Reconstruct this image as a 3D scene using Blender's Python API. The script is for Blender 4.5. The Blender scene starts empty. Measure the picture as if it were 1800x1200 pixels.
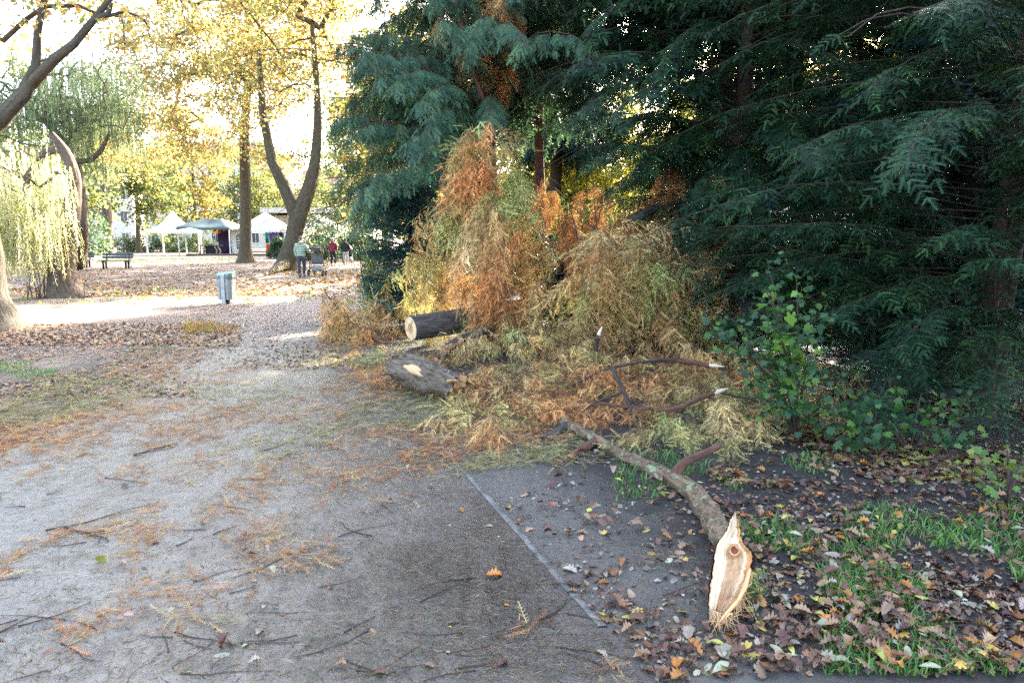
import bpy, math, random
import numpy as np
from mathutils import Vector, Matrix
R = math.radians
rng = np.random.default_rng(11)
random.seed(11)
scene = bpy.context.scene

# ------------------------------------------------------------------ camera
CAM_H, PITCH, FPX = 1.65, math.atan(180/1200), 1200.0
cam_d = bpy.data.cameras.new('camera'); cam = bpy.data.objects.new('camera', cam_d)
scene.collection.objects.link(cam); scene.camera = cam
cam.location = (0, 0, CAM_H); cam.rotation_euler = (math.pi/2-PITCH, 0, 0)
cam_d.lens = 24; cam_d.sensor_width = 36; cam_d.clip_start = .05; cam_d.clip_end = 2000

# ------------------------------------------------------------------ light
SUN_AZ, SUN_EL = 25.0, 27.0          # azimuth measured from +Y towards +X
w = bpy.data.worlds.new('World'); scene.world = w; w.use_nodes = True
wn, wl = w.node_tree.nodes, w.node_tree.links
sky = wn.new('ShaderNodeTexSky'); sky.sky_type = 'NISHITA'; sky.sun_disc = False
sky.sun_elevation = R(SUN_EL); sky.sun_rotation = R(SUN_AZ)
sky.air_density = 1.0; sky.dust_density = 3.5; sky.ozone_density = .5
bg = wn['Background']; bg.inputs['Strength'].default_value = .15
wl.new(sky.outputs[0], bg.inputs['Color'])
sun_d = bpy.data.lights.new('sun', 'SUN'); sun_d.energy = 4.5; sun_d.angle = R(.53); sun_d.color = (1, .93, .8)
sun = bpy.data.objects.new('sun', sun_d); scene.collection.objects.link(sun)
sdir = Vector((math.sin(R(SUN_AZ))*math.cos(R(SUN_EL)), math.cos(R(SUN_AZ))*math.cos(R(SUN_EL)), math.sin(R(SUN_EL))))
sun.rotation_euler = sdir.to_track_quat('Z', 'Y').to_euler(); sun.location = (20, 40, 40)
scene.view_settings.view_transform = 'Standard'; scene.view_settings.look = 'None'
scene.view_settings.exposure = 3.2; scene.view_settings.gamma = 1
scene.render.engine = 'CYCLES'; scene.cycles.use_denoising = False
scene.cycles.max_bounces = 6; scene.cycles.diffuse_bounces = 3; scene.cycles.glossy_bounces = 2
scene.cycles.transmission_bounces = 4; scene.cycles.caustics_reflective = False; scene.cycles.caustics_refractive = False
scene.cycles.sample_clamp_indirect = 3; scene.cycles.use_adaptive_sampling = False

# ------------------------------------------------------------------ pixel -> place (photo pixels 1800 x 1200)
CP, SP = math.cos(PITCH), math.sin(PITCH)
def ray(px, py):
    a, b = (px-900)/FPX, (600-py)/FPX
    return np.array([a, CP + b*SP, -SP + b*CP])
def G(px, py, z=0.0):
    d = ray(px, py); t = (z-CAM_H)/d[2]
    return np.array([d[0]*t, d[1]*t, z])
def P(px, py, y):
    d = ray(px, py); t = y/d[1]
    return np.array([d[0]*t, y, CAM_H + d[2]*t])
def to_px(p):
    p = np.asarray(p, float); x, y, z = p[..., 0], p[..., 1], p[..., 2]-CAM_H
    f = y*CP - z*SP; u = y*SP + z*CP
    return 900+FPX*x/f, 600-FPX*u/f

# ------------------------------------------------------------------ noise on arrays
def _h(ix, iy, iz, s):
    n = (ix*374761393 + iy*668265263 + iz*2147483647 + s*974634777) & 0xffffffff
    n = ((n ^ (n >> 13))*1274126177) & 0xffffffff
    return ((n ^ (n >> 16)) & 0xffff)/65535.0
def vnoise(x, y, z=0.0, seed=0):
    x, y, z = np.broadcast_arrays(np.asarray(x, float), np.asarray(y, float), np.asarray(z, float))
    ix, iy, iz = (np.floor(v).astype(np.int64) for v in (x, y, z))
    fx, fy, fz = x-ix, y-iy, z-iz
    fx, fy, fz = (f*f*(3-2*f) for f in (fx, fy, fz))
    r = 0
    for a in (0, 1):
        for b in (0, 1):
            for c in (0, 1):
                r = r + _h(ix+a, iy+b, iz+c, seed)*(fx if a else 1-fx)*(fy if b else 1-fy)*(fz if c else 1-fz)
    return r
def fbm(x, y, z=0.0, seed=0, o=3):
    s, a, t = 0, 1, 0
    for i in range(o):
        s = s + a*vnoise(np.asarray(x)*2**i, np.asarray(y)*2**i, np.asarray(z)*2**i, seed+i); t += a; a *= .5
    return s/t

# ------------------------------------------------------------------ mesh building
def unit(v):
    v = np.asarray(v, float); return v/np.maximum(np.linalg.norm(v, axis=-1, keepdims=True), 1e-9)
def frames(d, up):
    d = unit(d); up = np.broadcast_to(np.asarray(up, float), d.shape)
    z = up - (up*d).sum(-1, keepdims=True)*d
    bad = np.linalg.norm(z, axis=-1) < 1e-4
    if bad.any(): z = np.where(bad[..., None], np.array([1, .01, 0.]) - d*d[..., :1], z)
    z = unit(z); y = np.cross(z, d)
    return np.stack([d, y, z], -1)
ORG = {}
class MB:
    def __init__(s): s.V, s.F, s.C, s.B, s.M, s.n, s.hb = [], [], [], [], [], 0, False
    def add(s, v, f, col=(1, 1, 1), bark=None, m=0):
        v = np.asarray(v, np.float32).reshape(-1, 3); f = np.asarray(f, np.int32)
        s.V.append(v); s.F.append(f+s.n); s.M.append(np.full(len(f), m, np.int32))
        s.C.append(np.broadcast_to(np.asarray(col, np.float32), (len(v), 3)))
        s.B.append(v if bark is None else np.asarray(bark, np.float32)); s.hb |= bark is not None; s.n += len(v); return s
    def stamp(s, T, Rm, Pm, S, col, m=0):
        v, f = T[:2]; n = len(Pm)
        if n == 0: return s
        Rm = np.asarray(Rm, np.float32); v = v.astype(np.float32); Pm = np.asarray(Pm, np.float32); f = f.astype(np.int32)
        Sm = np.broadcast_to(np.asarray(S, np.float32), (n,))
        V = np.einsum('nij,vj->nvi', Rm, v)*Sm[:, None, None] + np.asarray(Pm)[:, None, :]
        F = f[None]+(np.arange(n, dtype=np.int32)*len(v))[:, None, None]
        c = np.repeat(np.broadcast_to(np.asarray(col, np.float32), (n, 3)), len(v), 0)
        if len(T) > 2: c = c*np.tile(T[2].astype(np.float32), n)[:, None]
        return s.add(V.reshape(-1, 3), F.reshape(-1, f.shape[1]), c, m=m)
    def tube(s, pts, rad, sides=8, col=(1, 1, 1), m=0, rough=0.0, cap=True, seed=0):
        pts = np.asarray(pts, float); n = len(pts); rad = np.broadcast_to(np.asarray(rad, float), (n,))
        t = unit(np.gradient(pts, axis=0)); up = np.array([0, 0, 1.]) if abs(t[0, 2]) < .9 else np.array([1., 0, 0])
        u = []
        for i in range(n):
            up = unit(up - (up@t[i])*t[i]); u.append(up)
        u = np.array(u); v = np.cross(t, u)
        a = np.arange(sides)*2*math.pi/sides
        ca, sa = np.cos(a), np.sin(a)
        L = np.concatenate([[0], np.cumsum(np.linalg.norm(np.diff(pts, axis=0), axis=1))])
        rr = np.repeat(rad[:, None], sides, 1)
        if rough:
            rm = max(rad.max(), 1e-4)
            rr = rr*(1+rough*(fbm(ca[None]*2.2+seed, sa[None]*2.2, L[:, None]/rm*.5, 5+seed)*2-1))
        V = pts[:, None]+rr[..., None]*(ca[None, :, None]*u[:, None]+sa[None, :, None]*v[:, None])
        B = np.stack([rr*ca, rr*sa, np.repeat(L[:, None], sides, 1)], -1)
        i = np.arange(n-1)[:, None]*sides; j = np.arange(sides)[None]; k = (j+1) % sides
        F = np.stack([i+j, i+k, i+sides+k, i+sides+j], -1).reshape(-1, 4)
        s.add(V.reshape(-1, 3), F, col, B.reshape(-1, 3), m)
        if cap:
            for e, fl in ((0, 1), (n-1, 0)):
                b = np.concatenate([V[e], pts[e][None]]); q = np.arange(sides)
                f = np.stack([q, (q+1) % sides, np.full(sides, sides)], -1)
                s.add(b, f[:, ::-1] if fl else f, col, np.concatenate([B[e], [[0, 0, L[e]]]]), m)
        return s
    def box(s, c, size, rz=0.0, col=(1, 1, 1), m=0, bev=0.0, rx=0.0, taper=1.0):
        x, y, z = np.asarray(size)/2.0; b = min(bev, x*.9, y*.9, z*.9)
        if b <= 0:
            V = np.array([[i*x*(taper if k < 0 else 1), j*y*(taper if k < 0 else 1), k*z] for k in (-1, 1) for i, j in ((-1, -1), (1, -1), (1, 1), (-1, 1))])
            F = np.array([[3, 2, 1, 0], [4, 5, 6, 7], [0, 1, 5, 4], [1, 2, 6, 5], [2, 3, 7, 6], [3, 0, 4, 7]])
        else:
            ring = lambda X, Y, Z, q: [[X-q, -Y, Z], [X, -Y+q, Z], [X, Y-q, Z], [X-q, Y, Z], [-X+q, Y, Z], [-X, Y-q, Z], [-X, -Y+q, Z], [-X+q, -Y, Z]]
            V = np.array(ring(x-b, y-b, -z, b*.3)+ring(x, y, -z+b, b)+ring(x, y, z-b, b)+ring(x-b, y-b, z, b*.3))
            F = [[r*8+i, r*8+(i+1) % 8, r*8+8+(i+1) % 8, r*8+8+i] for r in range(3) for i in range(8)]
            for r, o in ((0, -1), (24, 1)):
                q = [r+i for i in range(8)][::o]
                F += [[q[0], q[1], q[2], q[3]], [q[0], q[3], q[4], q[7]], [q[4], q[5], q[6], q[7]]]
            F = np.array(F)
        cx, sx, cz, sz = math.cos(rx), math.sin(rx), math.cos(rz), math.sin(rz)
        V = V@np.array([[1, 0, 0], [0, cx, -sx], [0, sx, cx]]).T@np.array([[cz, -sz, 0], [sz, cz, 0], [0, 0, 1]]).T
        return s.add(V+np.asarray(c), F, col, m=m)
    def build(s, name, mats, parent=None, loc=None, smooth=True):
        me = bpy.data.meshes.new(name)
        V = np.concatenate(s.V); org = np.zeros(3)
        if parent is not None: org = ORG[parent.name]
        elif loc is not None: org = np.asarray(loc, float)
        fs = [f for f in s.F if len(f)]; lo = np.concatenate([f.ravel() for f in fs])
        tot = np.concatenate([np.full(len(f), f.shape[1]) for f in fs])
        me.vertices.add(len(V)); me.vertices.foreach_set('co', (V-org).astype(np.float32).ravel())
        me.loops.add(len(lo)); me.loops.foreach_set('vertex_index', lo.astype(np.int32))
        me.polygons.add(len(tot)); me.polygons.foreach_set('loop_start', np.concatenate([[0], np.cumsum(tot)[:-1]]).astype(np.int32))
        me.polygons.foreach_set('material_index', np.concatenate([m for m, f in zip(s.M, s.F) if len(f)]).astype(np.int32))
        me.polygons.foreach_set('use_smooth', np.full(len(tot), smooth))
        me.update(calc_edges=True)
        C = np.concatenate(s.C); a = me.attributes.new('col', 'FLOAT_COLOR', 'POINT')
        a.data.foreach_set('color', np.concatenate([C, np.ones((len(C), 1), np.float32)], 1).astype(np.float32).ravel())
        if s.hb: a = me.attributes.new('bark', 'FLOAT_VECTOR', 'POINT'); a.data.foreach_set('vector', np.concatenate(s.B).astype(np.float32).ravel())
        s.V, s.F, s.C, s.B, s.M = [], [], [], [], []
        for m in (mats if isinstance(mats, (list, tuple)) else [mats]): me.materials.append(m)
        o = bpy.data.objects.new(name, me); scene.collection.objects.link(o)
        if parent is not None: o.parent = parent
        else: o.location = org
        ORG[o.name] = org
        return o
def tag(o, label=None, cat=None, group=None, kind=None):
    for k, v in (('label', label), ('category', cat), ('group', group), ('kind', kind)):
        if v: o[k] = v
    return o
def thing(name, label, cat, loc, group=None):
    o = bpy.data.objects.new(name, None); scene.collection.objects.link(o); o.location = tuple(float(v) for v in loc)
    o.empty_display_size = .2; ORG[o.name] = np.asarray(loc, float)
    return tag(o, label, cat, group)
def copy_thing(src, loc, label=None, rz=None, scale=None):
    c = src.copy(); scene.collection.objects.link(c); c.location = tuple(float(v) for v in loc)
    if label: c['label'] = label
    if rz is not None: c.rotation_euler = (0, 0, rz)
    if scale: c.scale = (scale,)*3
    for ch in [o for o in bpy.data.objects if o.parent == src]:
        k = ch.copy(); scene.collection.objects.link(k); k.parent = c
        for g in [o for o in bpy.data.objects if o.parent == ch]:
            q = g.copy(); scene.collection.objects.link(q); q.parent = k
    return c

# ------------------------------------------------------------------ materials
def nmat(name):
    m = bpy.data.materials.new(name); m.use_nodes = True; nt = m.node_tree
    return m, nt, nt.nodes['Principled BSDF'], nt.nodes['Material Output']
def attr(nt, name, out='Color'):
    a = nt.nodes.new('ShaderNodeAttribute'); a.attribute_name = name; return a.outputs[out]
def noise(nt, vec, scale, detail=4, rough=.6, out='Fac', dist=0.0):
    n = nt.nodes.new('ShaderNodeTexNoise'); n.inputs['Scale'].default_value = scale; n.inputs['Detail'].default_value = detail
    n.inputs['Roughness'].default_value = rough; n.inputs['Distortion'].default_value = dist
    if vec is not None: nt.links.new(vec, n.inputs['Vector'])
    return n.outputs[out]
def ramp(nt, fac, stops):
    r = nt.nodes.new('ShaderNodeValToRGB'); e = r.color_ramp.elements
    while len(e) < len(stops): e.new(.5)
    for q, (p, c) in zip(e, stops):
        q.position = p; q.color = (c, c, c, 1) if not hasattr(c, '__len__') else (*c, 1)
    nt.links.new(fac, r.inputs['Fac']); return r.outputs['Color']
def mixc(nt, fac, a, b, mode='MIX'):
    m = nt.nodes.new('ShaderNodeMix'); m.data_type = 'RGBA'; m.blend_type = mode
    for s_, v in ((m.inputs[0], fac), (m.inputs[6], a), (m.inputs[7], b)):
        if hasattr(v, 'is_linked'): nt.links.new(v, s_)
        elif hasattr(v, '__len__'): s_.default_value = (*v, 1)
        else: s_.default_value = v
    return m.outputs[2]
def mth(nt, op, a, b=0.0, c=None):
    m = nt.nodes.new('ShaderNodeMath'); m.operation = op
    for i, v in enumerate((a, b, c)):
        if v is None: continue
        if hasattr(v, 'is_linked'): nt.links.new(v, m.inputs[i])
        else: m.inputs[i].default_value = v
    return m.outputs[0]
def mapv(nt, vec, sc=(1, 1, 1), loc=(0, 0, 0)):
    m = nt.nodes.new('ShaderNodeMapping'); m.inputs['Scale'].default_value = sc; m.inputs['Location'].default_value = loc
    nt.links.new(vec, m.inputs['Vector']); return m.outputs[0]
def bump(nt, h, p, strength=.5, dist=.02, prev=None):
    b = nt.nodes.new('ShaderNodeBump'); b.inputs['Strength'].default_value = strength; b.inputs['Distance'].default_value = dist
    nt.links.new(h, b.inputs['Height'])
    if prev is not None: nt.links.new(prev, b.inputs['Normal'])
    if p is not None: nt.links.new(b.outputs[0], p.inputs['Normal'])
    return b.outputs[0]
def objc(nt): return nt.nodes.new('ShaderNodeTexCoord').outputs['Object']
def geopos(nt): return nt.nodes.new('ShaderNodeNewGeometry').outputs['Position']

def leaf_mat(name, rough=.5, trans=.35, spec=.4, var=.3, gain=1.25):
    m, nt, p, out = nmat(name); c = attr(nt, 'col')
    c = mixc(nt, 1.0, c, ramp(nt, noise(nt, geopos(nt), 9, 2), [(.3, 1-var), (.7, 1+var*.4)]), 'MULTIPLY')
    nt.links.new(c, p.inputs['Base Color']); p.inputs['Roughness'].default_value = rough; p.inputs['Specular IOR Level'].default_value = spec
    if trans:
        t = nt.nodes.new('ShaderNodeBsdfTranslucent')
        nt.links.new(mixc(nt, 1.0, c, (gain, gain, gain*.8), 'MULTIPLY'), t.inputs['Color'])
        x = nt.nodes.new('ShaderNodeMixShader'); x.inputs[0].default_value = trans
        nt.links.new(p.outputs[0], x.inputs[1]); nt.links.new(t.outputs[0], x.inputs[2]); nt.links.new(x.outputs[0], out.inputs['Surface'])
    return m
def bark_mat(name, dark, light, scale=30, bumpd=.02, rough=.85, lichen=None, lich_amt=.5, zs=.22):
    m, nt, p, out = nmat(name); b = attr(nt, 'bark', 'Vector'); v = mapv(nt, b, (1, 1, zs))
    n1 = noise(nt, v, scale, 6, .65, dist=.6); n2 = noise(nt, v, scale*3.1, 3)
    c = ramp(nt, n1, [(.36, dark), (.62, light)])
    c = mixc(nt, .35, c, ramp(nt, n2, [(.3, dark), (.8, light)]))
    if lichen:
        l = noise(nt, b, scale*.45, 5, .7)
        c = mixc(nt, ramp(nt, l, [(lich_amt, 0), (lich_amt+.07, 1)]), c, lichen)
    nt.links.new(c, p.inputs['Base Color']); p.inputs['Roughness'].default_value = rough; p.inputs['Specular IOR Level'].default_value = .3
    bump(nt, mth(nt, 'ADD', n1, mth(nt, 'MULTIPLY', n2, .3)), p, .9, bumpd)
    return m
def plain(name, col, rough=.6, metal=0.0, var=.15, scale=6, spec=.4, bmp=0.0):
    m, nt, p, out = nmat(name); o = objc(nt)
    n = noise(nt, o, scale, 5, .65); lo = tuple(c*(1-var) for c in col); hi = tuple(min(1, c*(1+var)) for c in col)
    nt.links.new(ramp(nt, n, [(.3, lo), (.7, hi)]), p.inputs['Base Color'])
    nt.links.new(ramp(nt, noise(nt, o, scale*3, 3), [(.3, max(0, rough-.1)), (.7, min(1, rough+.12))]), p.inputs['Roughness'])
    p.inputs['Metallic'].default_value = metal; p.inputs['Specular IOR Level'].default_value = spec
    if bmp: bump(nt, noise(nt, o, scale*8, 4), p, .5, bmp)
    return m
def wood_mat(name, pale, dark, scale=40, zs=.06, contrast=(.42, .62)):
    m, nt, p, out = nmat(name); v = mapv(nt, attr(nt, 'bark', 'Vector'), (1, 1, zs))
    n = noise(nt, v, scale, 5, .7, dist=.3); n2 = noise(nt, attr(nt, 'bark', 'Vector'), scale*.18, 4)
    c = mixc(nt, 1.0, attr(nt, 'col'), mixc(nt, ramp(nt, n2, [(.55, 0), (.75, .7)]), ramp(nt, n, [(contrast[0], dark), (contrast[1], pale)]), dark), 'MULTIPLY')
    nt.links.new(c, p.inputs['Base Color']); p.inputs['Roughness'].default_value = .7
    bump(nt, n, p, .7, .006); return m
# ------------------------------------------------------------------ leaf and spray templates (along +X, face up +Z)
def tri_T(vs, fs): return np.array(vs, float), np.array(fs, np.int64)
def compose(T, Rm, Pm, S, tint=1.0):
    v, f = T[:2]; n = len(Pm); Sm = np.broadcast_to(np.asarray(S, float), (n,))
    V = np.einsum('nij,vj->nvi', Rm, v)*Sm[:, None, None]+np.asarray(Pm)[:, None]
    return V.reshape(-1, 3), (f[None]+(np.arange(n)*len(v))[:, None, None]).reshape(-1, f.shape[1]), np.repeat(np.broadcast_to(tint, (n,)), len(v))*np.tile(T[2] if len(T) > 2 else np.ones(len(v)), n)
def join(*Ts):
    V, F, C, n = [], [], [], 0
    for T in Ts: V.append(T[0]); F.append(T[1]+n); C.append(T[2] if len(T) > 2 else np.full(len(T[0]), .55)); n += len(T[0])
    return np.concatenate(V), np.concatenate(F), np.concatenate(C)
def T_shoot(L, n, nl, w, ang=58, tilt=12, droop=.0, r=None, stem=.003, taper=.55, aj=12, miss=0.0):
    r = r or rng; V, F = [], []
    bend = lambda x: -droop*L*(x/L)**2
    for i in range(n):
        x = L*(i+.5)/n; l = nl*(1-(1-taper)*(i/n)**3)*r.uniform(.82, 1.12)
        for s in (-1, 1):
            if r.uniform() < miss: continue
            a = R(ang+r.uniform(-aj, aj)); t = R(tilt+r.uniform(-14, 14)); x0 = x+r.uniform(-.3, .3)*L/n
            d = np.array([math.cos(a)*math.cos(t), s*math.sin(a)*math.cos(t), math.sin(t)])
            q = np.array([x0, 0, bend(x0)]); b = len(V)
            V += [q-np.array([w/2, 0, 0]), q+np.array([w/2, 0, 0]), q+d*l]; F.append([b, b+1, b+2])
    b = len(V)
    for x in (0, L*.5, L): V += [np.array([x, -stem/2, bend(x)]), np.array([x, stem/2, bend(x)])]
    F += [[b, b+2, b+1], [b+1, b+2, b+3], [b+2, b+4, b+3], [b+3, b+4, b+5]]
    return tri_T(V, F)
def T_spray(shoots, L, n, sl, ang=50, droop=.2, r=None, gdown=.0, jit=12, both=True, zj=.12, tint=(.6, 1.35)):
    """a flat branchlet: shoots left and right of a stem, one at the tip"""
    r = r or rng; parts = []
    for i in range(n):
        t = (i+.6)/n; x = L*t*.9; z = -droop*L*t*t
        for s in ((-1, 1) if both else ((-1) ** i,)):
            a = R(ang+r.uniform(-jit, jit)); d = np.array([math.cos(a), s*math.sin(a), r.uniform(-zj, zj)-gdown*r.uniform(.5, 1.3)])
            sc = sl*(1-.55*t)*r.uniform(.75, 1.15)
            parts.append(compose(shoots[r.integers(len(shoots))], frames(d[None], np.array([[r.uniform(-.3, .3), r.uniform(-.3, .3), 1]])), [[x, 0, z]], sc, r.uniform(*tint)))
    parts.append(compose(shoots[0], frames(np.array([[1, 0, -2*droop]]), [0, 0, 1]), [[L*.86, 0, -droop*L*.75]], sl*.7, 1.4))
    b = [[x, y, -droop*x*x/L] for x in (0, L*.5, L*.9) for y in (-.004, .004)]
    parts.append(tri_T(b, [[0, 2, 1], [1, 2, 3], [2, 4, 3], [3, 4, 5]]))
    return join(*parts)
def T_fan(radii, width=1.0, curl=.15, bend=.1, fold=.1):
    """leaf outline from half-width samples along the midrib, both sides, curled"""
    n = len(radii); x = np.linspace(0, 1, n); V = []
    for i in range(n): V.append([x[i], 0, -bend*x[i]**2])
    for s in (-1, 1):
        for i in range(n):
            y = s*radii[i][1]*width; xx = x[i]+radii[i][0]
            V.append([xx, y, -bend*xx*xx+curl*y*y*4+fold*abs(y)])
    F = []
    for k, o in ((n, 1), (2*n, -1)):
        for i in range(n-1):
            a = [i, i+1, k+i+1], [i, k+i+1, k+i]
            F += [q[::o] for q in a]
    return tri_T(V, F)
def leaf_oak(curl, bend):
    return T_fan([(0, .01), (0, .06), (.03, .19), (0, .14), (.04, .30), (0, .19), (.04, .34), (0, .2), (.03, .24), (0, .15), (0, 0)], 1, curl, bend)
def leaf_oval(curl, bend, wd=.25):
    return T_fan([(0, wd*math.sin(math.pi*min(1, (t*.96+.02))**.8)) for t in np.linspace(0, 1, 8)], 1, curl, bend)
def leaf_maple(curl, bend):
    pol = [(0, .55), (14, .5), (24, .3), (36, .44), (50, .5), (60, .45), (72, .3), (92, .42), (110, .36), (128, .22), (160, .18)]
    pts = [(r_*math.cos(R(a)), r_*math.sin(R(a))) for a, r_ in pol]; full = pts+[(x, -y) for x, y in pts[::-1][:-1]]
    V = [[.42, 0, 0]]+[[x+.42, y, curl*(x*x+y*y)-bend*x*x+.05*abs(y)] for x, y in full]; n = len(full)
    return tri_T(V, [[0, 1+i, 1+(i+1) % n] for i in range(n)])
def T_fold(wd=.35, fold=.25):
    return tri_T([[0, 0, 0], [.45, wd, fold*wd], [1, 0, -.1], [.45, -wd, fold*wd]], [[0, 2, 1], [0, 3, 2]])
def T_strand(L, n, ll, w, r=None):
    r = r or rng; V, F = [], []
    sx, sy = r.uniform(-.1, .1, 2)
    for i in range(n):
        x = L*(i+r.uniform(.1, .9))/n; a = r.uniform(0, 2*math.pi); t = R(r.uniform(15, 55))
        d = np.array([math.cos(t), math.sin(t)*math.cos(a), math.sin(t)*math.sin(a)]); s = unit(np.cross(d, r.normal(size=3)))*w
        q = np.array([x, sx*x*x, sy*x*x]); l = ll*r.uniform(.7, 1.2); b = len(V)
        V += [q, q+d*l*.5+s, q+d*l, q+d*l*.5-s]; F += [[b, b+1, b+2], [b, b+2, b+3]]
    b = len(V)
    for x in np.linspace(0, L, 4): V += [np.array([x, sx*x*x-.003, sy*x*x]), np.array([x, sx*x*x+.003, sy*x*x])]
    F += [f for k in range(3) for f in ([b+2*k, b+2*k+2, b+2*k+1], [b+2*k+1, b+2*k+2, b+2*k+3])]
    return tri_T(V, F)

SH_NEAR = [T_shoot(1, 13, .2, .062, 58, 10, d, stem=.02) for d in (.05, .15, .22)]          # unit shoots, scaled on use
SH_MID = [T_shoot(1, 7, .22, .12, 55, 8, d, stem=.02) for d in (.1, .2)]
SH_FAR = [T_shoot(1, 4, .26, .2, 50, 5, .15)]
YEW_NEAR = [T_spray(SH_NEAR, 1, 5, .46, 52, dr, gdown=.12, jit=18, tint=(.45, 1.9)) for dr in (.1, .2, .3)]
YEW_MID = [T_spray(SH_MID, 1, 5, .46, 50, dr, gdown=.15) for dr in (.15, .3)]
YEW_FAR = [T_spray(SH_FAR, 1, 4, .55, 50, dr, gdown=.2) for dr in (.15, .3)]
HANG_MID = [T_spray(SH_MID, 1, 5, .42, 26, dr, gdown=.1, zj=.25) for dr in (.1, -.1)]
FEA = [T_shoot(1, 11, .2, .042, 42, 10, d, taper=.2, stem=.02, aj=15, miss=.1) for d in (.15, .35, .5, -.1, .7)]
FEA_LO = [T_shoot(1, 7, .21, .07, 48, 6, d, taper=.25, stem=.025) for d in (.2, .4)]
FROND = [T_spray(FEA, 1, 5, .55, 40, dr, gdown=gd, zj=.5, jit=22, tint=(.35, 1.75)) for dr, gd in ((.3, .35), (.5, .5), (.2, .2), (.7, .3), (.1, .6))]
FROND_LO = [T_spray(FEA_LO, 1, 5, .55, 40, dr, gdown=gd, zj=.3, jit=20, tint=(.45, 1.6)) for dr, gd in ((.3, .35), (.5, .5))]
WILLOW = [T_strand(1, 34, .075, .0085) for _ in range(4)]

def pick(n, k): return rng.integers(0, k, n)
def stamp_many(mb, Ts, d, up, p, s, col, m=0):
    if len(p) == 0: return
    d, up, p = np.asarray(d, float), np.asarray(up, float), np.asarray(p, float); s = np.broadcast_to(np.asarray(s, float), (len(p),)); col = np.broadcast_to(np.asarray(col, float), (len(p), 3))
    k = pick(len(p), len(Ts)); up = np.broadcast_to(up, d.shape)
    for i, T in enumerate(Ts):
        q = k == i
        if q.any(): mb.stamp(T, frames(d[q], up[q]), p[q], s[q], col[q], m)
def palette(n, cols, jit=.18, w_=None):
    c = np.array(cols, float)[rng.choice(len(cols), n, p=w_)]
    return c*(1+rng.uniform(-jit, jit, (n, 1)))*(1+rng.uniform(-jit*.4, jit*.4, (n, 3)))
def curve(p0, d, L, n=8, droop=.6, wig=.08, lift=0.0):
    d = unit(np.asarray(d, float)); p = np.asarray(p0, float); pts = [p]
    for i in range(n):
        d = unit(d+np.array([0, 0, -droop/n*(i+1)/n*2+lift/n])+rng.normal(0, wig, 3)); p = p+d*L/n; pts.append(p)
    return np.array(pts)
def along(pts, s):
    seg = np.linalg.norm(np.diff(pts, axis=0), axis=1); L = np.concatenate([[0], np.cumsum(seg)])
    s = np.asarray(s)*L[-1]; i = np.clip(np.searchsorted(L, s, 'right')-1, 0, len(seg)-1); f = ((s-L[i])/seg[i])[:, None]
    return pts[i]*(1-f)+pts[i+1]*f, unit(pts[i+1]-pts[i])
def side_sprays(pts, n, t0=.2, ang=50, down=.2, tip=True, fl=.15):
    """positions and directions of branchlets left and right of a bough"""
    t = np.sort(rng.uniform(t0, 1, n)); p, tg = along(pts, t)
    lat = unit(np.cross(tg, np.array([0, 0, 1.]))+1e-6); s = np.where(np.arange(n) % 2, 1, -1)[:, None]
    a = R(ang)+rng.normal(0, .2, (n, 1))
    d = unit(np.cos(a)*tg+np.sin(a)*s*lat-np.array([0, 0, 1.])*(down*rng.uniform(.3, 1.5, (n, 1)))+rng.normal(0, fl, (n, 3)))
    up = unit(np.cross(lat, tg)+rng.normal(0, .25, (n, 3)))
    return p, d, up, t
# ------------------------------------------------------------------ ground, path, kerb
_k0, _k1 = G(1045, 1085), G(795, 805)
KS = (_k1[0]-_k0[0])/(_k1[1]-_k0[1])
def kerb_x(y): return _k0[0]+(np.asarray(y)-_k0[1])*KS
_pl = [G(-420, 1000), G(-200, 860), G(0, 752), G(150, 690), G(290, 632), G(345, 585), G(440, 535), G(530, 492), G(575, 470), G(600, 456)]
_pr = [G(680, 640), G(640, 520), G(640, 480), G(630, 458)]
def path_left(y): return np.interp(y, [p[1] for p in _pl], [p[0] for p in _pl])
def path_right(y):
    yk = _k1[1]+.9
    return np.where(np.asarray(y) < yk, kerb_x(y), np.interp(y, [yk]+[p[1] for p in _pr], [kerb_x(yk)]+[p[0] for p in _pr]))
def gz(x, y):
    x, y = np.asarray(x, float), np.asarray(y, float)
    right = np.clip((x-kerb_x(y)-.08)/.5, 0, 1)*np.clip((13-y)/3, 0, 1)*np.clip((y+1.5)/1, 0, 1)
    left = np.clip((path_left(y)-x-.1)/.6, 0, 1)*np.clip((24-y)/6, 0, 1)
    a = fbm(x*1.6, y*1.6, 0, 31, 2)*.05+(fbm(x*7, y*7, 0, 32, 3))*.035
    return right*a*.9+left*(fbm(x*1.1, y*1.1, 0, 33, 2)*.03)

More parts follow.
